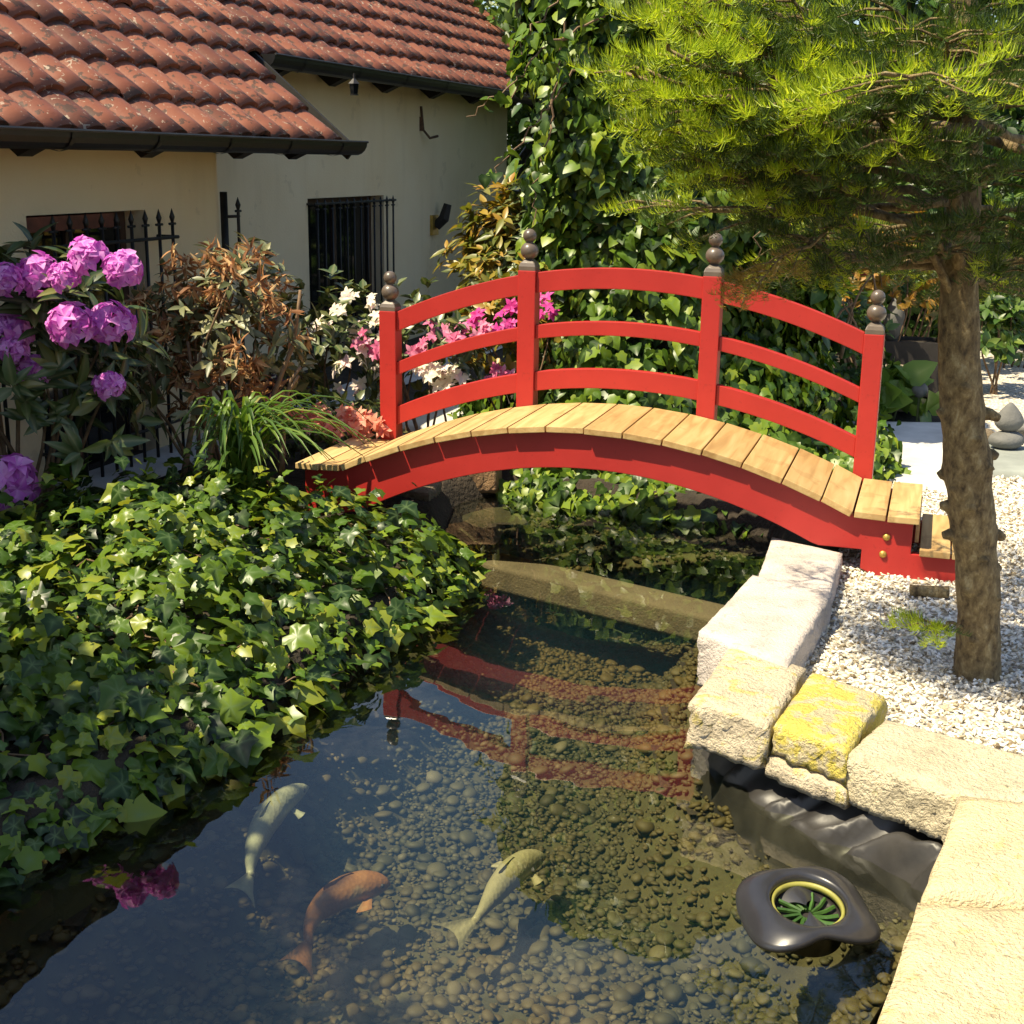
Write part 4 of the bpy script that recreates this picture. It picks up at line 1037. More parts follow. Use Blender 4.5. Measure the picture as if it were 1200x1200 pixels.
# purple rhododendron, front left
rp, cc, ax = bush('rhododendron', 'rhododendron in full purple bloom at the left edge of the photo', 'shrub', (-2.02, 5.35, .82), (.52, .42, .50), 150, 8, L_RHODO, .125, RHODO, 14, None, nparts=260, thick=.012)
purple = [(103, 303, 23), (145, 318, 20), (45, 325, 24), (8, 330, 20), (83, 383, 25), (130, 382, 24), (10, 390, 26), (38, 437, 20), (128, 452, 18), (14, 566, 30), (75, 325, 16), (15, 412, 18)]
for (x, y, r_) in purple:
    Yd = 5.0 + rng.uniform(0, .18) if y < 500 else 4.95
    c_ = aty(x, y, Yd); V, F, A = truss(c_, r_ / FPX * Yd * rng.uniform(1.12, 1.34), PURPLE, 17, size=.52)
    wmesh('flower_cluster', V, F, PURPLE, rp, True, A)
# second purple-flower bush below-left stays part of the same plant: leafy low branch carrying the lowest cluster
# wilted rhododendron
rw, cc, ax = bush('rhododendron', 'wilted rhododendron with brown withered flower heads against the house wall', 'shrub', (-1.38, 6.15, .80), (.46, .34, .46), 190, 6, L_RHODO, .085, GREYLEAF, 16, None, nparts=150, thick=.012)
heads = []
for i in range(110):
    while True:
        x, y = rng.uniform(150, 362), rng.uniform(292, 520)
        if ((x - 256) / 106) ** 2 + ((y - 390) / 105) ** 2 < 1 and not (x > 300 and y > 400 and rng.random() < .8): break
    Yd = rng.uniform(5.8, 6.35); c_ = aty(x, y, Yd); nn = 16
    T_ = unit(rdir(nn) + np.array([0, -.1, -.45])); N_ = unit(rdir(nn))
    heads.append((c_, scatter(L_LONG, c_ + .02 * rdir(nn), rotmats(N_, T_, nn), rng.uniform(.04, .085, nn))))
for c_, (V, F, A) in heads: wmesh('withered_flower_head', V, F, WILT, rw, True, A)
for pts in ([(300, 545), (318, 470), (345, 400), (352, 340)], [(300, 545), (325, 480), (350, 440)], [(330, 560), (332, 500), (338, 450), (352, 430)], [(215, 560), (230, 470), (220, 400)], [(190, 470), (165, 420), (150, 400)], [(240, 560), (262, 460), (258, 380)]):
    MB().tube(resample(np.array([aty(x, y, 5.95) for x, y in pts]), 8), np.linspace(.016, .007, 8), 7).wbuild('branch', TWIG, rw, True)
# azaleas behind the left railing
def flowers_on(root, mat, spots, Y0, Y1, r_px, nfl=7, name='flower_cluster'):
    for (x, y) in spots:
        Yd = rng.uniform(Y0, Y1); rr_ = r_px / FPX * Yd * rng.uniform(.8, 1.2); nf_ = max(3, nfl - 3); c0_ = aty(x, y, Yd); P0_, N0_, T0_ = [], [], []
        for _k in range(nf_):
            fc_ = c0_ + rdir(1)[0] * rr_ * np.array([1, .8, .8]) * .75; fd_ = unit(np.array([-.25, -.75, .65]) + .55 * rdir(1)[0]); s1_ = unit(np.cross(fd_, [0, 0, 1.0])); s2_ = np.cross(s1_, fd_); th0 = rng.uniform(0, 6.3)
            for q_ in range(5):
                th = th0 + 2 * PI * q_ / 5 + rng.normal(0, .12); sd_ = math.cos(th) * s1_ + math.sin(th) * s2_
                P0_.append(fc_); T0_.append(sd_ + .35 * fd_ + .1 * rdir(1)[0]); N0_.append(fd_ - .3 * sd_)
        V, F, A = scatter(PETAL2, np.array(P0_), rotmats(np.array(N0_), np.array(T0_), len(P0_)), rng.uniform(.85, 1.15, len(P0_)) * rr_ * .72)
        wmesh(name, V, F, mat, root, True, A)
a1, _, _ = bush('azalea', 'white flowering azalea below the barred window', 'shrub', (-.98, 7.05, .62), (.36, .30, .46), 110, 7, L_SMALL, .075, RHODO, 8, None, nparts=100)
flowers_on(a1, WHITEP, [(385, 375), (400, 362), (440, 352), (420, 385), (455, 395), (372, 382), (440, 430), (425, 455), (405, 430), (448, 465), (395, 460), (432, 410), (410, 345), (440, 372)], 6.7, 6.95, 13)
flowers_on(a1, PINKP, [(438, 408), (425, 398)], 6.7, 6.9, 12)
a2, _, _ = bush('azalea', 'low azalea with salmon and white flowers at the left bridge end', 'shrub', (-.86, 6.50, .36), (.34, .20, .20), 70, 7, L_SMALL, .06, RHODO, 6, None, nparts=60)
flowers_on(a2, SALMP, [(355, 492), (372, 488), (388, 497), (402, 490), (418, 498), (430, 490), (440, 502), (364, 500), (396, 505), (412, 487), (345, 485), (425, 505), (380, 484), (330, 470), (318, 478)], 6.15, 6.3, 13, 9)
a3, _, _ = bush('azalea', 'pink and white azalea seen between the first two bridge posts', 'shrub', (-.42, 7.0, .62), (.34, .26, .40), 110, 7, L_SMALL, .07, RHODO, 8, None, nparts=100)
flowers_on(a3, PINKP, [(500, 398), (530, 390), (490, 410), (545, 388), (512, 384)], 6.7, 6.85, 12)
flowers_on(a3, WHITEP, [(508, 440), (525, 436), (515, 446), (530, 445), (498, 438), (490, 425), (520, 455)], 6.7, 6.85, 14)
a4, _, _ = bush('azalea', 'magenta flowering azalea close to the second bridge post', 'shrub', (.0, 7.25, .72), (.30, .26, .44), 100, 7, L_SMALL, .075, GOLDL, 8, None, nparts=100)
flowers_on(a4, MAGP, [(592, 362), (598, 378), (588, 388), (552, 372), (637, 352), (640, 368)], 6.75, 6.95, 12, 8)
flowers_on(a4, PINKP, [(582, 440), (592, 444), (575, 446), (570, 385), (563, 392)], 6.75, 6.9, 13)
a5, _, _ = bush('azalea', 'small dark purple azalea by the foot of the house wall', 'shrub', (-1.28, 6.9, .42), (.16, .15, .24), 40, 7, L_SMALL, .06, leafmat('purple_leaf', [(0, (.03, .015, .03)), (1, (.12, .05, .11))]), 5, None, nparts=40)
# golden shrub against the house corner
bush('golden_shrub', 'golden brown leafed shrub at the corner of the house', 'shrub', (.06, 7.95, .90), (.46, .40, .60), 460, 8, L_RHODO, .105, GOLDL, 10, None, nparts=200)
bush('golden_shrub', 'bronze green shrub growing just left of the ivy tower', 'shrub', (.16, 7.75, .95), (.28, .28, .62), 150, 8, L_RHODO, .10, RHODO, 6, None, nparts=80)

# daylily clump and loose grass blades
def clump(name, label, c, n, ln, spread, mat=GRASSL, w=.010, lean=(0, 0)):
    root = empty(name, c, label, 'plant')
    for i in range(n):
        a = rng.uniform(0, 6.3); L1 = ln * rng.uniform(.6, 1.15); out = np.array([math.cos(a) + lean[0], math.sin(a) + lean[1], 0]) * spread * rng.uniform(.4, 1.1)
        t_ = np.linspace(0, 1, 9); P_ = np.array(c) + out[None] * (t_[:, None] ** 1.3) + np.array([rng.normal(0, .03), rng.normal(0, .03), 0])
        P_[:, 2] += L1 * (1.55 * t_ - 1.15 * t_ ** 2.3)
        sd = unit(np.cross(out, [0, 0, 1.0])) * w * rng.uniform(.7, 1.2)
        wd = np.sin(PI * np.clip(t_ * .92 + .08, 0, 1)) ** .7
        V_ = np.concatenate([P_ - sd * wd[:, None], P_ + np.array([0, 0, -.004]), P_ + sd * wd[:, None]])
        I_ = np.arange(27).reshape(3, 9); F_ = np.stack([I_[:-1, :-1], I_[1:, :-1], I_[1:, 1:], I_[:-1, 1:]], -1).reshape(-1, 4)
        wmesh('leaf_blade', V_, F_, mat, root, True)
    return root
clump('daylily', 'daylily clump with arching strap leaves above the ivy', (-1.15, 5.42, .34), 130, .62, .40, w=.0095, lean=(.4, -.25))
clump('grass_tuft', 'thin grass tuft beside the lowest purple flower head', (-1.62, 4.95, .28), 16, .26, .28, w=.005)

# ------------------------------------------------------------------ fir tree
FB = onz(1140, 792, GZ); fx, fy = FB[0], FB[1]
fir = empty('fir_tree', (fx, fy, GZ - .02), 'young fir tree with bare knotted trunk standing in white gravel', 'tree')
def trunk_c(z): return np.array([fx - .135 * (z - GZ) + .02 * math.sin(z * 4), fy - .03 * z, z])
zz = np.concatenate([np.linspace(GZ - .06, 1.5, 120), np.linspace(1.53, 4.2, 40)]); Pt = np.array([trunk_c(z) for z in zz]); rt = np.interp(zz, [0, .2, .35, .8, 1.25, 2.0, 4.2], [.088, .071, .062, .066, .057, .040, .010])
rt = rt + (.0015 * np.sin(zz * 31) + .001 * np.sin(zz * 17 + 1)) * (zz < 1.4)
mb = MB().tube(Pt, rt, 40)
Vt = mb.V[0]
_w = sum(np.abs(np.sin(Vt @ (rng.normal(size=3) * np.array([70, 70, 38])) + rng.uniform(0, 6.3))) for _ in range(12)) / 12 - .64
_w2 = sum(np.sin(Vt @ (rng.normal(size=3) * np.array([20, 20, 14])) + rng.uniform(0, 6.3)) for _ in range(8)) / 8
_ax = Vt - np.array([trunk_c(z) for z in Vt[:, 2]]); _ax[:, 2] = 0
Vt += _ax / (np.linalg.norm(_ax, axis=1)[:, None] + 1e-6) * (.010 * _w + .003 * _w2)[:, None]
def knot(z, a, s_, out):
    """push a branch collar out of the trunk surface"""
    global Vt
    c_ = trunk_c(z) + np.array([math.cos(a), math.sin(a), 0]) * np.interp(z, zz, rt)
    d_ = np.linalg.norm(Vt - c_, axis=1); k_ = np.exp(-(d_ / s_) ** 2)
    Vt += k_[:, None] * np.array([math.cos(a), math.sin(a), .1]) * out
stubs = []
for z, a, ln in [(.60, PI * 1.02, .06), (.62, .05, .05), (.50, .3, .03), (.68, PI * .97, .05), (.80, PI * .9, .03), (.86, -.05, .04), (1.0, .1, .09), (.98, PI * 1.05, .03), (.40, -.9, .012), (.33, -1.2, .012), (.52, -1.6, .015), (.60, -2.3, .02), (.72, -1.9, .015), (.92, -1.3, .015), (1.08, -1.7, .015), (.28, -2.1, .012), (.45, -2.3, .014), (.82, -.8, .014), (.76, -2.6, .02)]:
    knot(z, a, .032, .010); stubs.append((z, a, ln * .62))
mb.V[0] = Vt
mb.wbuild('trunk', BARK, fir, True)
for z, a, ln in stubs:
    c_ = trunk_c(z); r_ = float(np.interp(z, zz, rt)); dv = np.array([math.cos(a), math.sin(a), rng.uniform(-.25, .35)])
    q_ = np.array([c_ + dv * r_ * .8, c_ + dv * (r_ + ln * .5) + [0, 0, .006], c_ + dv * (r_ + ln)])
    MB().tube(q_, [.026, .018, .012] if ln < .08 else [.026, .016, .007], 8).wbuild('branch_stub', BARK, fir, True)
NDL = []
def shoot_base(nn, curve, seed):
    r = np.random.default_rng(seed); V = []; F = []
    for i in range(nn):
        y = r.uniform(.02, 1.0); a = r.uniform(-.35, PI + .35) if r.random() < .8 else r.uniform(0, 2 * PI)
        d_ = np.array([math.cos(a), r.uniform(.25, .9), math.sin(a) * .8 + .1]); d_ /= np.linalg.norm(d_)
        ln = r.uniform(.26, .44) * (1 - .35 * y); b0 = np.array([0, y, 0])
        sd = np.cross(d_, r.normal(size=3)); sd /= np.linalg.norm(sd); w = .0105
        m_ = b0 + d_ * ln * .55; e_ = b0 + d_ * ln + np.array([0, .05, curve]) * ln
        k_ = len(V); V += [b0 - sd * w * .6, b0 + sd * w * .6, m_ + sd * w, m_ - sd * w, e_]
        F += [(k_, k_ + 1, k_ + 2), (k_, k_ + 2, k_ + 3), (k_ + 3, k_ + 2, k_ + 4)]
    return np.array(V), np.array(F), np.zeros(len(V))
SH = [shoot_base(52, .35, s) for s in range(4)]
def fir_branch(p0, p1, droop, nside, shoot_len, new_lit_frac, thick, name='branch', dry=False, parent=None, side_len=.42, thin=.42):
    """a bough: curved axis, flat side twigs, needled shoots (old inside, fresh pale at the tips, which also paint in sunlight)"""
    parent = parent or fir
    p0 = np.array(p0); p1 = np.array(p1); t_ = np.linspace(0, 1, 10)
    ax_ = p0 + (p1 - p0) * t_[:, None]; ax_[:, 2] += droop * np.sin(PI * t_) ; ax_ += rng.normal(0, .008, ax_.shape)
    mb = MB().tube(ax_, np.linspace(thick, thick * .25, 10), 7)
    L1 = np.linalg.norm(p1 - p0); dirb = unit(p1 - p0); sidev = unit(np.cross(dirb, [0, 0, 1.0]))
    sp, sd, sl_, tip = [], [], [], []
    for i in range(nside):
        f = .38 + .62 * (i + rng.random()) / nside
        for sg in (-1, 1):
            if rng.random() < .12: continue
            b_ = np.array([np.interp(f, t_, ax_[:, k_]) for k_ in range(3)])
            l_ = L1 * side_len * (1.15 - f) * rng.uniform(.7, 1.2) + .05
            d_ = unit(dirb * rng.uniform(.5, .9) + sg * sidev * rng.uniform(.6, 1.0) + np.array([0, 0, rng.uniform(-.30, .18)]))
            e_ = b_ + d_ * l_; mb.tube([b_, (b_ + e_) / 2 + [0, 0, .01], e_], [thick * .35, thick * .25, .002], 5, False)
            ns = max(1, int(l_ / (shoot_len * .55)))
            for k_ in range(ns):
                fr = (k_ + .3 + .5 * rng.random()) / ns; q_ = b_ + d_ * l_ * fr
                if k_ == ns - 1: sp.append(e_ - d_ * shoot_len * .4); sd.append(unit(d_ + .15 * rdir(1)[0])); sl_.append(shoot_len * rng.uniform(.8, 1.15)); tip.append(1)
                for s2 in (-1, 1):
                    if rng.random() < thin: continue
                    d2 = unit(d_ * .7 + s2 * unit(np.cross(d_, [0, 0, 1.])) * .7 + .25 * rdir(1)[0] + np.array([0, 0, rng.uniform(-.45, .12)])); sp.append(q_); sd.append(d2); sl_.append(shoot_len * rng.uniform(.55, 1.0)); tip.append(fr > .72)
    sp.append(ax_[-2]); sd.append(dirb); sl_.append(shoot_len * 1.1); tip.append(1)
    br_ = mb.wbuild(name, BARK, parent, True)
    sp = np.array(sp); sd = np.array(sd); sl_ = np.array(sl_); tip = np.array(tip, bool)
    is_new_lit = tip & (rng.random(len(tip)) < new_lit_frac)
    N_ = unit(np.array([0, 0, 1.0]) + .35 * rdir(len(sp)))
    L0_ = np.array(parent.location); R_ = rotmats(N_, sd, len(sp))
    # rotmats keeps the normal; make the shoot axis exact instead
    X_ = unit(np.cross(sd, N_)); R_ = np.stack([X_, sd, np.cross(X_, sd)], -1)
    for nm, sel, mt in (('needles', ~is_new_lit, NEEDLE_DRY if dry else NEEDLE), ('fresh_lit_needles', is_new_lit, NEEDLE_DRY if dry else NEEDLE_NEW_LIT)):
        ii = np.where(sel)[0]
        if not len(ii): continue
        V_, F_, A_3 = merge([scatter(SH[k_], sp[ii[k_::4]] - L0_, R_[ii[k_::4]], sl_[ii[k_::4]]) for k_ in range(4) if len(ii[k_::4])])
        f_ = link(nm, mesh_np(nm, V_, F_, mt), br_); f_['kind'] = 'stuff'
for z0 in np.arange(1.42, 4.1, .20):
    nb = 5
    for k_ in range(nb):
        a = 2 * PI * (k_ + rng.random() * .5) / nb + z0 * 2.1
        L1 = np.interp(z0, [1.3, 1.6, 2.4, 4.1], [.85, 1.15, 1.1, .35]) * rng.uniform(.8, 1.1)
        left = math.cos(a) < -.1
        if math.sin(a) < -.4: L1 *= .78 if z0 < 2.2 else 1.12
        if left: L1 = min(L1, 1.0)
        if 1.9 < z0 < 2.3 and left: L1 *= .6
        if z0 < 1.70 and math.sin(a) < .25: continue
        if z0 < 1.5: L1 *= .8
        zt = z0 + L1 * np.interp(z0, [1.3, 2.0, 3.3], [-.05, .15, .5]) + rng.normal(0, .10)
        c_ = trunk_c(z0)
        fir_branch(c_, c_ + np.array([math.cos(a) * L1, math.sin(a) * L1, zt - z0]), -.05, max(4, int(L1 * 6.5)), .125, .60 if left else .08, .016)  # more pale shoots on the left, colouring in the sunny side
# boughs reaching left, their sunlight painted in with pale needles, placed where the photograph shows their tips
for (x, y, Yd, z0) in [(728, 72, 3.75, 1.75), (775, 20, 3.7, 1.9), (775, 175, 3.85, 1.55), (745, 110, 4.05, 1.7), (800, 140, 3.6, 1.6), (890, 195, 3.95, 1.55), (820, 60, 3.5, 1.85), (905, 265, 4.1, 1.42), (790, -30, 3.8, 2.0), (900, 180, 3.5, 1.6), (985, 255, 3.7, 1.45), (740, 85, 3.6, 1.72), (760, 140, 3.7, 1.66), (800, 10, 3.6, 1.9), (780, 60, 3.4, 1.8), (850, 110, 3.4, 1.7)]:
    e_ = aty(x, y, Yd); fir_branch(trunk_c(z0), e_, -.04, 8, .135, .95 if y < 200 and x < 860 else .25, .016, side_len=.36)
for (x, y, Yd, z0) in [(1050, 160, 3.25, 1.75), (1100, 40, 3.2, 1.95), (1185, 190, 3.3, 1.7), (990, 70, 3.3, 1.85), (1165, 250, 3.4, 1.55), (1090, 275, 3.45, 1.5), (1200, 90, 3.2, 1.85), (1040, 5, 3.3, 2.0), (940, 120, 3.3, 1.75), (1210, 290, 3.6, 1.42)]:
    fir_branch(trunk_c(z0), aty(x, y, Yd), -.03, 7, .125, .12, .013, side_len=.42)
for (x, y, Yd, z0) in [(930, 275, 4.4, 1.55), (950, 268, 4.7, 1.55), (1110, 312, 4.5, 1.42), (1190, 300, 4.3, 1.42), (1210, 240, 4.0, 1.6)]:
    fir_branch(trunk_c(z0), aty(x, y, Yd), -.02, 4, .11, .3, .010, side_len=.34)
# tips coloured as sunlit in front of the crown, dry twig hanging over the rail, small shoot at the foot
fir_branch(trunk_c(1.85), aty(1060, 90, 2.9), .02, 7, .13, .9, .012)
fir_branch(trunk_c(1.95), aty(1160, 100, 3.0), .02, 7, .13, .8, .012)
for (xa, ya, xb, yb, Yd) in [(930, 250, 905, 325, 4.5), (955, 245, 930, 322, 4.6), (1110, 268, 1112, 335, 4.4), (955, 240, 975, 318, 4.2), (1180, 260, 1185, 335, 4.2), (960, 250, 945, 312, 4.0)]:
    fir_branch(aty(xa, ya, Yd), aty(xb, yb, Yd - .1), .0, 4, .085, .35, .006, 'hanging_spray', thin=.5)
fir_branch(aty(985, 265, 3.8), aty(868, 348, 3.75), .02, 5, .09, .6, .006, 'dry_branch', True)
c_ = trunk_c(.32) + np.array([-.07, -.02, 0])
fir_branch(c_, c_ + np.array([-.13, -.10, .03]), .0, 5, .10, 1.0, .006, 'foot_shoot')
# bare thin limb crossing the crown
MB().tube(resample(np.array([trunk_c(1.38), aty(1120, 225, 3.7), aty(1090, 160, 3.65), aty(1068, 95, 3.6)]), 10), np.linspace(.024, .012, 10), 8).wbuild('bare_limb', BARK, fir, True)
MB().tube(resample(np.array([trunk_c(1.30), aty(1075, 262, 3.75), aty(1040, 255, 3.7)]), 8), np.linspace(.014, .006, 8), 7).wbuild('bare_limb', BARK, fir, True)
# cut log by the trunk
lg = empty('cut_log', (1.52, 4.72, GZ + .03), 'short cut branch log lying between fir trunk and bridge', 'log')
MB().tube(resample(np.array([onz(1066, 692, GZ + .03), onz(1112, 694, GZ + .035)]), 5), .022, 10).wbuild('log_body', BARK, lg, True)

# ------------------------------------------------------------------ background right
bush('orange_conifer', 'small orange tinged conifer behind the right bridge post', 'shrub', (2.55, 9.3, .95), (.45, .4, .45), 160, 8, L_SMALL, .07, ORANGEL, 8, None, nparts=80)
bush('shrub', 'green leafy shrub behind the rails right of the third post', 'shrub', (2.0, 8.6, .52), (.50, .4, .46), 170, 7, L_SMALL, .085, HEDGEL, 6, None, nparts=120)
bush('shrub', 'broad green shrub filling the gap behind the fir trunk', 'shrub', (3.05, 10.3, .95), (.75, .5, .85), 220, 8, L_SMALL, .10, HEDGEL, 6, None, nparts=80)
bush('shrub', 'bright green shrub at the right edge beyond the gravel', 'shrub', (3.95, 10.6, .95), (.55, .5, .9), 200, 8, L_SMALL, .09, HEDGEL, 6, None, nparts=80)
bush('shrub', 'low ferny shrub right of the fir trunk at the gravel edge', 'shrub', (3.35, 9.35, .55), (.30, .3, .35), 90, 8, L_SMALL, .09, HEDGEL, 6, None, nparts=60)
h1, _, _ = bush('hosta', 'pale green broad leafed hosta beside the timber box', 'plant', (2.45, 8.35, .28), (.26, .16, .16), 16, 5, L_HEART, .17, HOSTAL, 3, None, STEM, nparts=80)
# planter, timber box, stones
def boxthing(name, label, cat, c, dims, mat, rz=-.3, lid=None):
    root = empty(name, c, label, cat, None, rz)
    w_, d_, h_ = dims; t_ = .025
    for nm, cc_, dd_ in (('side_board', (0, -d_ / 2, h_ / 2), (w_, t_, h_)), ('side_board', (0, d_ / 2, h_ / 2), (w_, t_, h_)), ('end_board', (-w_ / 2, 0, h_ / 2), (t_, d_ - t_ - .004, h_)), ('end_board', (w_ / 2, 0, h_ / 2), (t_, d_ - t_ - .004, h_))):
        MB().box(cc_, dd_).build(nm, mat, root, bevel=.003)
    if lid: MB().box((0, 0, h_ + .016), (w_ + .04, d_ + .06, .03)).build('lid', lid, root, bevel=.003)
    else: MB().box((0, 0, h_ - .04), (w_ - t_ - .01, d_ - t_ - .01, .03)).build('soil_fill', SOIL, root)
    return root
boxthing('timber_box', 'pale timber box with flat lid behind the right bridge post', 'box', (2.5, 8.75, GZ), (.34, .30, .23), BOXWOOD, -.25, BOXWOOD)
boxthing('planter', 'dark planter box standing behind the pale timber box', 'planter', (2.72, 9.35, GZ), (.55, .3, .38), BOXDARK, -.2)
def pebble_thing(name, label, c, s3, mat, seed):
    r = np.random.default_rng(seed); V, F = ICO3; V = V.copy()
    for i in range(5):
        d_ = r.normal(size=3); d_ /= np.linalg.norm(d_); V = V * (1 + .07 * np.tanh(2.5 * (V @ d_ - .3))[:, None])
    return V * np.array(s3) + np.array(c), F
gs = empty('garden_stone', (2.30, 8.1, .9), None, None); bpy.data.objects.remove(gs)
ss = empty('stone_stack', (2.82, 7.02, .18), 'two grey pebbles balanced as a pointed stack on the paving slab', 'stone stack')
b0 = onz(1178, 525, .18); 
V, F = pebble_thing('s', '', (b0[0], b0[1], .18 + .055), (.105, .085, .06), STACKGREY, 3); wmesh('base_stone', V, F, STACKGREY, ss, True)
V, F = ICO3; V = V.copy(); V[:, :2] *= (1 - .55 * np.clip(V[:, 2], -.3, 1))[:, None]
V = V * np.array([.075, .06, .085]) + np.array([b0[0] + .005, b0[1], .18 + .175]); wmesh('pointed_stone', V, F, STACKGREY, ss, True)
b1 = onz(1155, 515, .18); V, F = pebble_thing('s', '', (b1[0], b1[1], .20), (.07, .06, .05), DARKSTONE, 5)
o = wmesh('dark_stone', V, F, DARKSTONE, empty('dark_rock', (b1[0], b1[1], .16), 'dark rock lying left of the stacked pebbles', 'rock'), True)
bw = onz(1196, 512, .18); bo = empty('stone_bowl', (bw[0], bw[1], .18), 'shallow grey stone bowl at the right edge on the paving', 'bowl')
MB().lathe([(0, 0), (.07, 0), (.11, .05), (.12, .075), (.10, .075), (.08, .04), (0, .03)], n=20).build('bowl_body', STACKGREY, bo, True)
# red garden ornament half hidden behind the fir foliage
oc = aty(1003, 325, 9.6); orn = empty('garden_ornament', (oc[0], oc[1], GZ), 'red wooden garden ornament half hidden behind the fir foliage', 'ornament')
MB().box((0, 0, .40), (.07, .07, .80)).build('post', BOXDARK, orn, bevel=.004)
MB().box((0, 0, .90), (.15, .15, .20)).build('housing', REDORN, orn, bevel=.006)
MB().lathe([(.16, 1.0), (.14, 1.03), (.02, 1.12), (0, 1.12)], n=4).build('cap', REDORN, orn)
lw = aty(1078, 457, 8.2); sb = empty('glass_ball', (lw[0], lw[1], lw[2] - .1), 'pale grey ball on a stem above the hosta leaves', 'garden ball')
V, F = ICO3; wmesh('ball', V * .05 + lw, F, STACKGREY, sb, True); MB().tube([lw + [0, 0, -.045], [lw[0], lw[1], GZ]], .008, 6).wbuild('stem', STEM, sb)
c_ = aty(1046, 398, 9.30); gp = empty('grey_urn', (c_[0], c_[1], .50), 'slim grey stone urn on the dark planter behind the last bridge post', 'urn')
MB().lathe([(0, 0), (.045, 0), (.07, .10), (.075, .18), (.05, .26), (.03, .29), (.035, .31), (0, .31)], n=16).build('urn_body', STACKGREY, gp, True)
# bare twigs behind the rails
tw = empty('dead_twigs', (2.0, 8.1, GZ), 'bare dead twigs sticking up behind the right railing', 'plant')
for pts in ([(985, 420), (995, 370), (1008, 340), (1022, 322)], [(985, 420), (1000, 365), (992, 350)], [(1035, 420), (1028, 350), (1022, 318)], [(965, 400), (985, 365), (1000, 355)], [(1010, 420), (1003, 380), (985, 352)]):
    MB().tube(resample(np.array([aty(x, y, 8.1) for x, y in pts]), 8), np.linspace(.012, .006, 8), 6).wbuild('twig', TWIG, tw, True)

# hedges and trees beyond
def tree(name, label, base, h, rad, nleaf, leaf, mat, size, trunk_r=.12, low=.25, seed=0):
    root = empty(name, base, label, 'tree')
    b_ = np.array(base, float)
    MB().tube(resample(np.array([b_, b_ + [.05, 0, h * .4], b_ + [-.04, .05, h * .85]]), 8), np.linspace(trunk_r, trunk_r * .25, 8), 9).wbuild('trunk', BARK, root, True)
    nb = 26; tips = []
    for i in range(nb):
        z = h * (low + (1 - low) * (i + .5) / nb); a = i * 2.4 + rng.random(); rr_ = rad * math.sin(PI * np.clip((z / h - low) / (1 - low) * .80 + .18, 0, 1)) * rng.uniform(.75, 1.1)
        e_ = b_ + np.array([math.cos(a) * rr_, math.sin(a) * rr_, z]); s_ = b_ + [0, 0, z * .8]
        tips.append((s_, e_)); MB().tube([s_, (s_ + e_) / 2 + [0, 0, .05], e_], [trunk_r * .3, trunk_r * .2, .01], 5).wbuild('limb', BARK, root)
    k_ = rng.integers(0, nb, nleaf); f = rng.random(nleaf) ** .6
    S_ = np.array([t_[0] for t_ in tips])[k_]; E_ = np.array([t_[1] for t_ in tips])[k_]
    pos_ = S_ + (E_ - S_) * (.3 + .75 * f)[:, None] + rng.normal(0, rad * .17, (nleaf, 3))
    Nn = unit(np.array([0, -.2, .7]) + .9 * rdir(nleaf)); T_ = unit(rdir(nleaf) + np.array([0, 0, -.5]))
    V_, F_, A_4 = scatter(leaf, pos_ - b_, rotmats(Nn, T_, nleaf), size * rng.uniform(.6, 1.3, nleaf))
    f_ = link('crown', mesh_np('crown', V_, F_, mat, True, A_4), root); f_['kind'] = 'stuff'
tree('garden_tree', 'pale green tree showing between roof end and ivy tower', (.62, 17.0, .0), 5.2, 1.3, 9000, L_SMALL, TREEL, .16)
tree('garden_tree', 'dense tree rising behind the ivy tower', (1.9, 13.2, 0), 4.4, 1.5, 9000, L_SMALL, HEDGEL, .15, low=.1)
tree('garden_tree', 'dark tree behind the fir crown', (3.6, 13.0, 0), 4.8, 1.6, 10000, L_SMALL, HEDGEL, .15, low=.08)
tree('garden_tree', 'tree at the right edge of the photo behind the gravel', (5.4, 13.2, 0), 4.8, 1.6, 9000, L_SMALL, HEDGEL, .15, low=.08)
tree('garden_tree', 'leafy tree standing left of the pond by the near corner of the house', (-3.02, 2.05, GZ), 3.4, .98, 7000, L_SMALL, TREEL, .13, .06, .45)
hd = empty('hedge', (3.2, 11.9, 0), 'clipped evergreen hedge closing the garden behind the shrubs', 'hedge')
n = 15000
pos = np.stack([rng.uniform(.6, 7.0, n), 11.6 + .5 * rng.random(n) ** 2 + .12 * np.sin(np.arange(n)), rng.uniform(.05, 2.1, n)], 1)
pos[:, 1] += .12 * np.sin(pos[:, 0] * 6) * np.sin(pos[:, 2] * 5)
V, F, A = scatter(L_SMALL, pos - np.array(hd.location), rotmats(unit(np.array([-.2, -.8, .6]) + .8 * rdir(n)), unit(np.array([0, 0, -.6]) + rdir(n)), n), rng.uniform(.06, .13, n))
f_ = link('hedge_leaves', mesh_np('hedge_leaves', V, F, HEDGEL, True, A), hd); f_['kind'] = 'stuff'
MB().box((3.8, 12.15, 1.0), (6.6, .5, 2.0)).wbuild('thicket', CORE, hd)

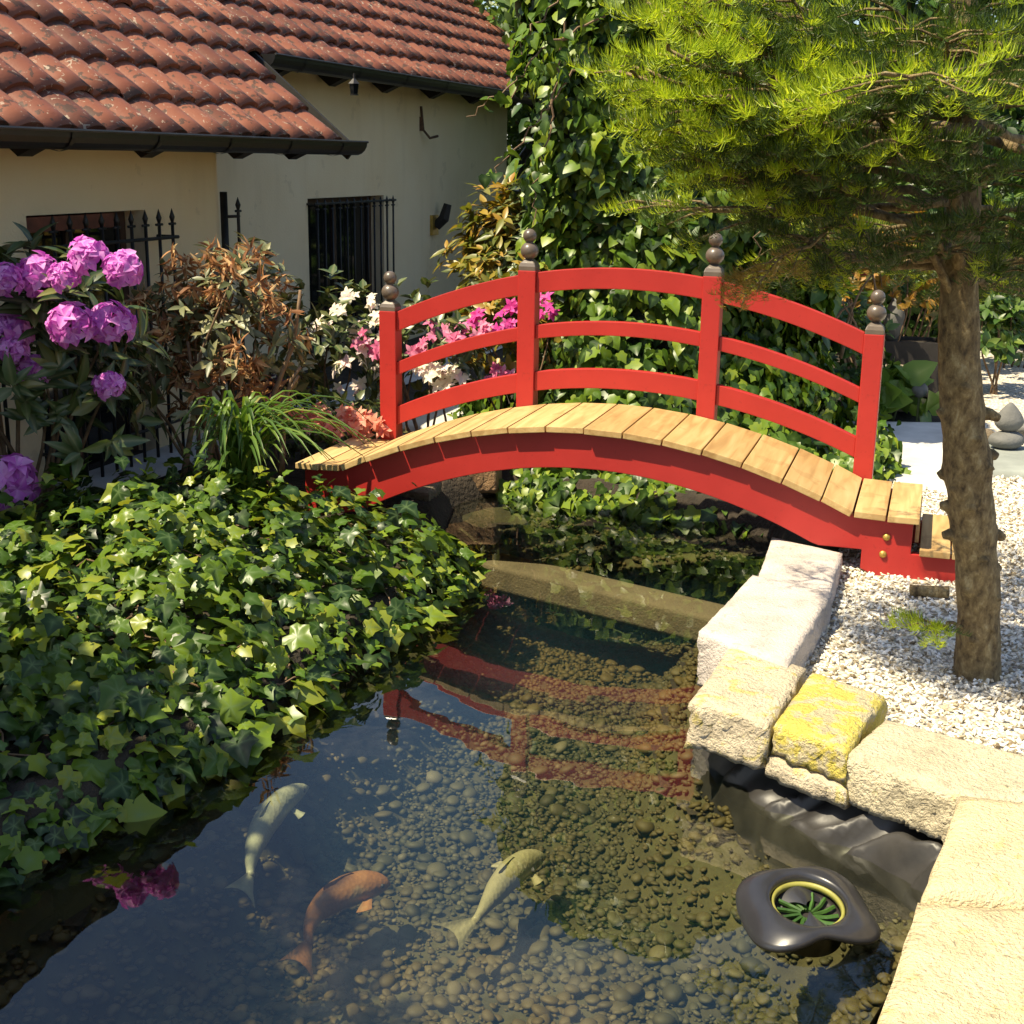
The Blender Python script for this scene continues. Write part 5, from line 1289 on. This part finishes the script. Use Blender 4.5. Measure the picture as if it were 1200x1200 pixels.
# ------------------------------------------------------------------ pond skimmer
sk = empty('pond_skimmer', (.700, 2.735, .0), 'floating black plastic pond skimmer with yellow inner ring', 'skimmer'); sk.scale = (1.08, 1.12, 1.2); sk.rotation_euler = (math.radians(7), 0, 0)
V = []; F = []; na = 72
def srad(a): return .122 + .034 * abs(math.cos(a - .15)) ** 1.6 - .013 * math.cos(4 * (a - .15))
prof_n = 9
def sz(a): return .024 + .018 * (-math.cos(2 * (a - .15)))
rows = []
for j in range(prof_n + 4):
    row = []
    for i in range(na):
        a = 2 * PI * i / na; ro = srad(a); ri = .083
        if j < prof_n:
            f = j / (prof_n - 1); r_ = ri + (ro - ri) * f; z = .046 * (1 - f) + f * sz(a) + .008 * math.sin(PI * f)
        else:
            kx = j - prof_n + 1; r_ = ro - .004 * kx + .003; z = sz(a) - .006 * kx
            if kx >= 3: r_ = ro - .05 * (kx - 2); z = sz(a) - .016
        row.append((r_ * math.cos(a), r_ * math.sin(a), z))
    rows.append(row)
# throat
rows = [[(.079 * math.cos(2 * PI * i / na), .079 * math.sin(2 * PI * i / na), -.03) for i in range(na)], [(.080 * math.cos(2 * PI * i / na), .080 * math.sin(2 * PI * i / na), .035) for i in range(na)]] + rows
V = np.array(rows).reshape(-1, 3); nr = len(rows); I = np.arange(nr * na).reshape(nr, na); In = np.roll(I, -1, 1)
F = np.stack([I[:-1], In[:-1], In[1:], I[1:]], -1).reshape(-1, 4)
link('float_body', mesh_np('float_body', V, F, PLASTIC, True), sk)
MB().lathe([(.0785, .020), (.0785, .033), (.072, .035), (.070, .022), (.0785, .020)], n=48).build('yellow_ring', YELLOWP, sk, True)
bk = MB().lathe([(.0, .004), (.060, .005), (.070, .008), (.0705, .017)], n=32).build('basket', BOXDARK, sk, True)
for i in range(14):
    a = 2 * PI * i / 14
    MB().tube([(.014 * math.cos(a), .014 * math.sin(a), .010), (.042 * math.cos(a + .2), .042 * math.sin(a + .2), .012), (.066 * math.cos(a + .3), .066 * math.sin(a + .3), .016)], .0045, 5).build('basket_rib', GREENP, bk)

# ------------------------------------------------------------------ koi
def koi(label, pts, z, width, mat, finmat, tail=1.0, pect=True):
    P_ = np.array([onz(x, y, z) for x, y in pts]); P_ = resample(P_, 5) if len(P_) < 3 else P_
    # smooth curve head -> tail
    from_n = 26; tt = np.linspace(0, 1, len(P_)); s_ = np.linspace(0, 1, from_n)
    C_ = np.stack([np.polyval(np.polyfit(tt, P_[:, i], min(3, len(P_) - 1)), s_) for i in range(3)], 1)
    root = empty('koi', C_[8], label, 'fish', 'koi in the pond')
    prof = np.interp(s_, [0, .03, .10, .22, .40, .60, .78, .90, 1.0], [.06, .34, .66, .92, 1.0, .80, .48, .30, .26]) * width
    T_ = unit(np.gradient(C_, axis=0)); Sd = unit(np.cross(T_, [0, 0, 1.0])); Up = np.cross(Sd, T_)
    m_ = 16; V_ = []
    for i in range(from_n):
        for k_ in range(m_):
            a = 2 * PI * k_ / m_; zz_ = math.sin(a); V_.append(C_[i] + Sd[i] * prof[i] * math.cos(a) + Up[i] * prof[i] * (1.1 if zz_ > 0 else .9) * zz_)
    I_ = np.arange(from_n * m_).reshape(from_n, m_); J_ = np.roll(I_, -1, 1)
    F_ = np.stack([I_[:-1], J_[:-1], J_[1:], I_[1:]], -1).reshape(-1, 4)
    V_ = np.array(V_ + [C_[0] - T_[0] * .01 * 0, C_[-1]]); a0 = from_n * m_
    F3 = np.array([(a0, J_[0][k_], I_[0][k_]) for k_ in range(m_)] + [(a0 + 1, I_[-1][k_], J_[-1][k_]) for k_ in range(m_)])
    L__ = np.array(root.location)
    link('body', mesh_np('body', V_ - L__, [F_, F3], mat, True), root)
    def fin(nm, base, d_, s2, ln, w0, w1, n_=7, thick=.003):
        """a ray fin with real thickness, fanning from base along d_"""
        V2 = []
        for sgn in (1, -1):
            for i in range(n_):
                f = i / (n_ - 1) * 2 - 1
                nrm = np.cross(d_, s2)
                V2 += [base + s2 * f * w0 + nrm * sgn * thick * .5, base + d_ * ln * .55 + s2 * f * (w0 + w1) / 2 + nrm * (sgn * thick * .4 + .004 * math.sin(f * 4)), base + d_ * ln * (1 - .30 * (1 - f * f) * (1 if nm == 'tail_fin' else -.2)) + s2 * f * w1 + nrm * (sgn * .0008)]
        V2 = np.array(V2); I2 = np.arange(2 * n_ * 3).reshape(2, n_, 3); fs = []
        for s3 in range(2):
            for i in range(n_ - 1):
                for j in range(2): fs.append((I2[s3, i, j], I2[s3, i, j + 1], I2[s3, i + 1, j + 1], I2[s3, i + 1, j]))
        link(nm, mesh_np(nm, V2 - L__, np.array(fs), finmat, True), root)
    fin('tail_fin', C_[-1] - T_[-1] * .01, unit(T_[-1] + .3 * Sd[-1]), unit(np.array([0, 0, .8]) + Sd[-1] * .9), width * 3.0 * tail, width * .22, width * 1.25)
    fin('dorsal_fin', C_[11] + Up[11] * prof[11] * .9, unit(Up[11] + T_[11] * .5), T_[11], width * .32, width * 1.3, width * 1.0)
    if pect:
        for sg in (-1, 1): fin('pectoral_fin', C_[6] + Sd[6] * sg * prof[6] * .85 - Up[6] * prof[6] * .4, unit(Sd[6] * sg + T_[6] * .6), T_[6] * 1.0, width * 1.35, width * .25, width * .50)
    for sg in (-1, 1):
        MB().lathe([(.0001 + .006 * math.cos(q), .006 * math.sin(q)) for q in np.linspace(-PI / 2, PI / 2, 7)], C_[2] + Sd[2] * sg * prof[2] * .85 + Up[2] * prof[2] * .3, 10).wbuild('eye', BLACKMETAL, root, True)
PALE = koi_mat('pale_koi', [(.3, (.20, .22, .15)), (.7, (.32, .32, .23))]); WHITEK = koi_mat('cream_koi', [(.3, (.22, .205, .11)), (.7, (.33, .30, .18))])
ORG = koi_mat('orange_koi', [(.3, (.21, .085, .026)), (.55, (.28, .135, .045)), (.68, (.30, .23, .13))])
koi('pale greenish koi swimming nearest the left ivy bank', [(362, 922), (330, 942), (308, 969), (296, 1002), (294, 1026)], -.115, .040, PALE, PALE)
koi('orange koi curled in the middle of the pond floor', [(458, 1036), (425, 1040), (392, 1052), (368, 1075), (362, 1105)], -.185, .044, ORG, ORG, 1.0)
koi('cream white koi heading towards the skimmer', [(640, 1004), (612, 1014), (590, 1034), (572, 1058), (556, 1080)], -.20, .040, WHITEK, WHITEK)
bpy.context.view_layer.update()
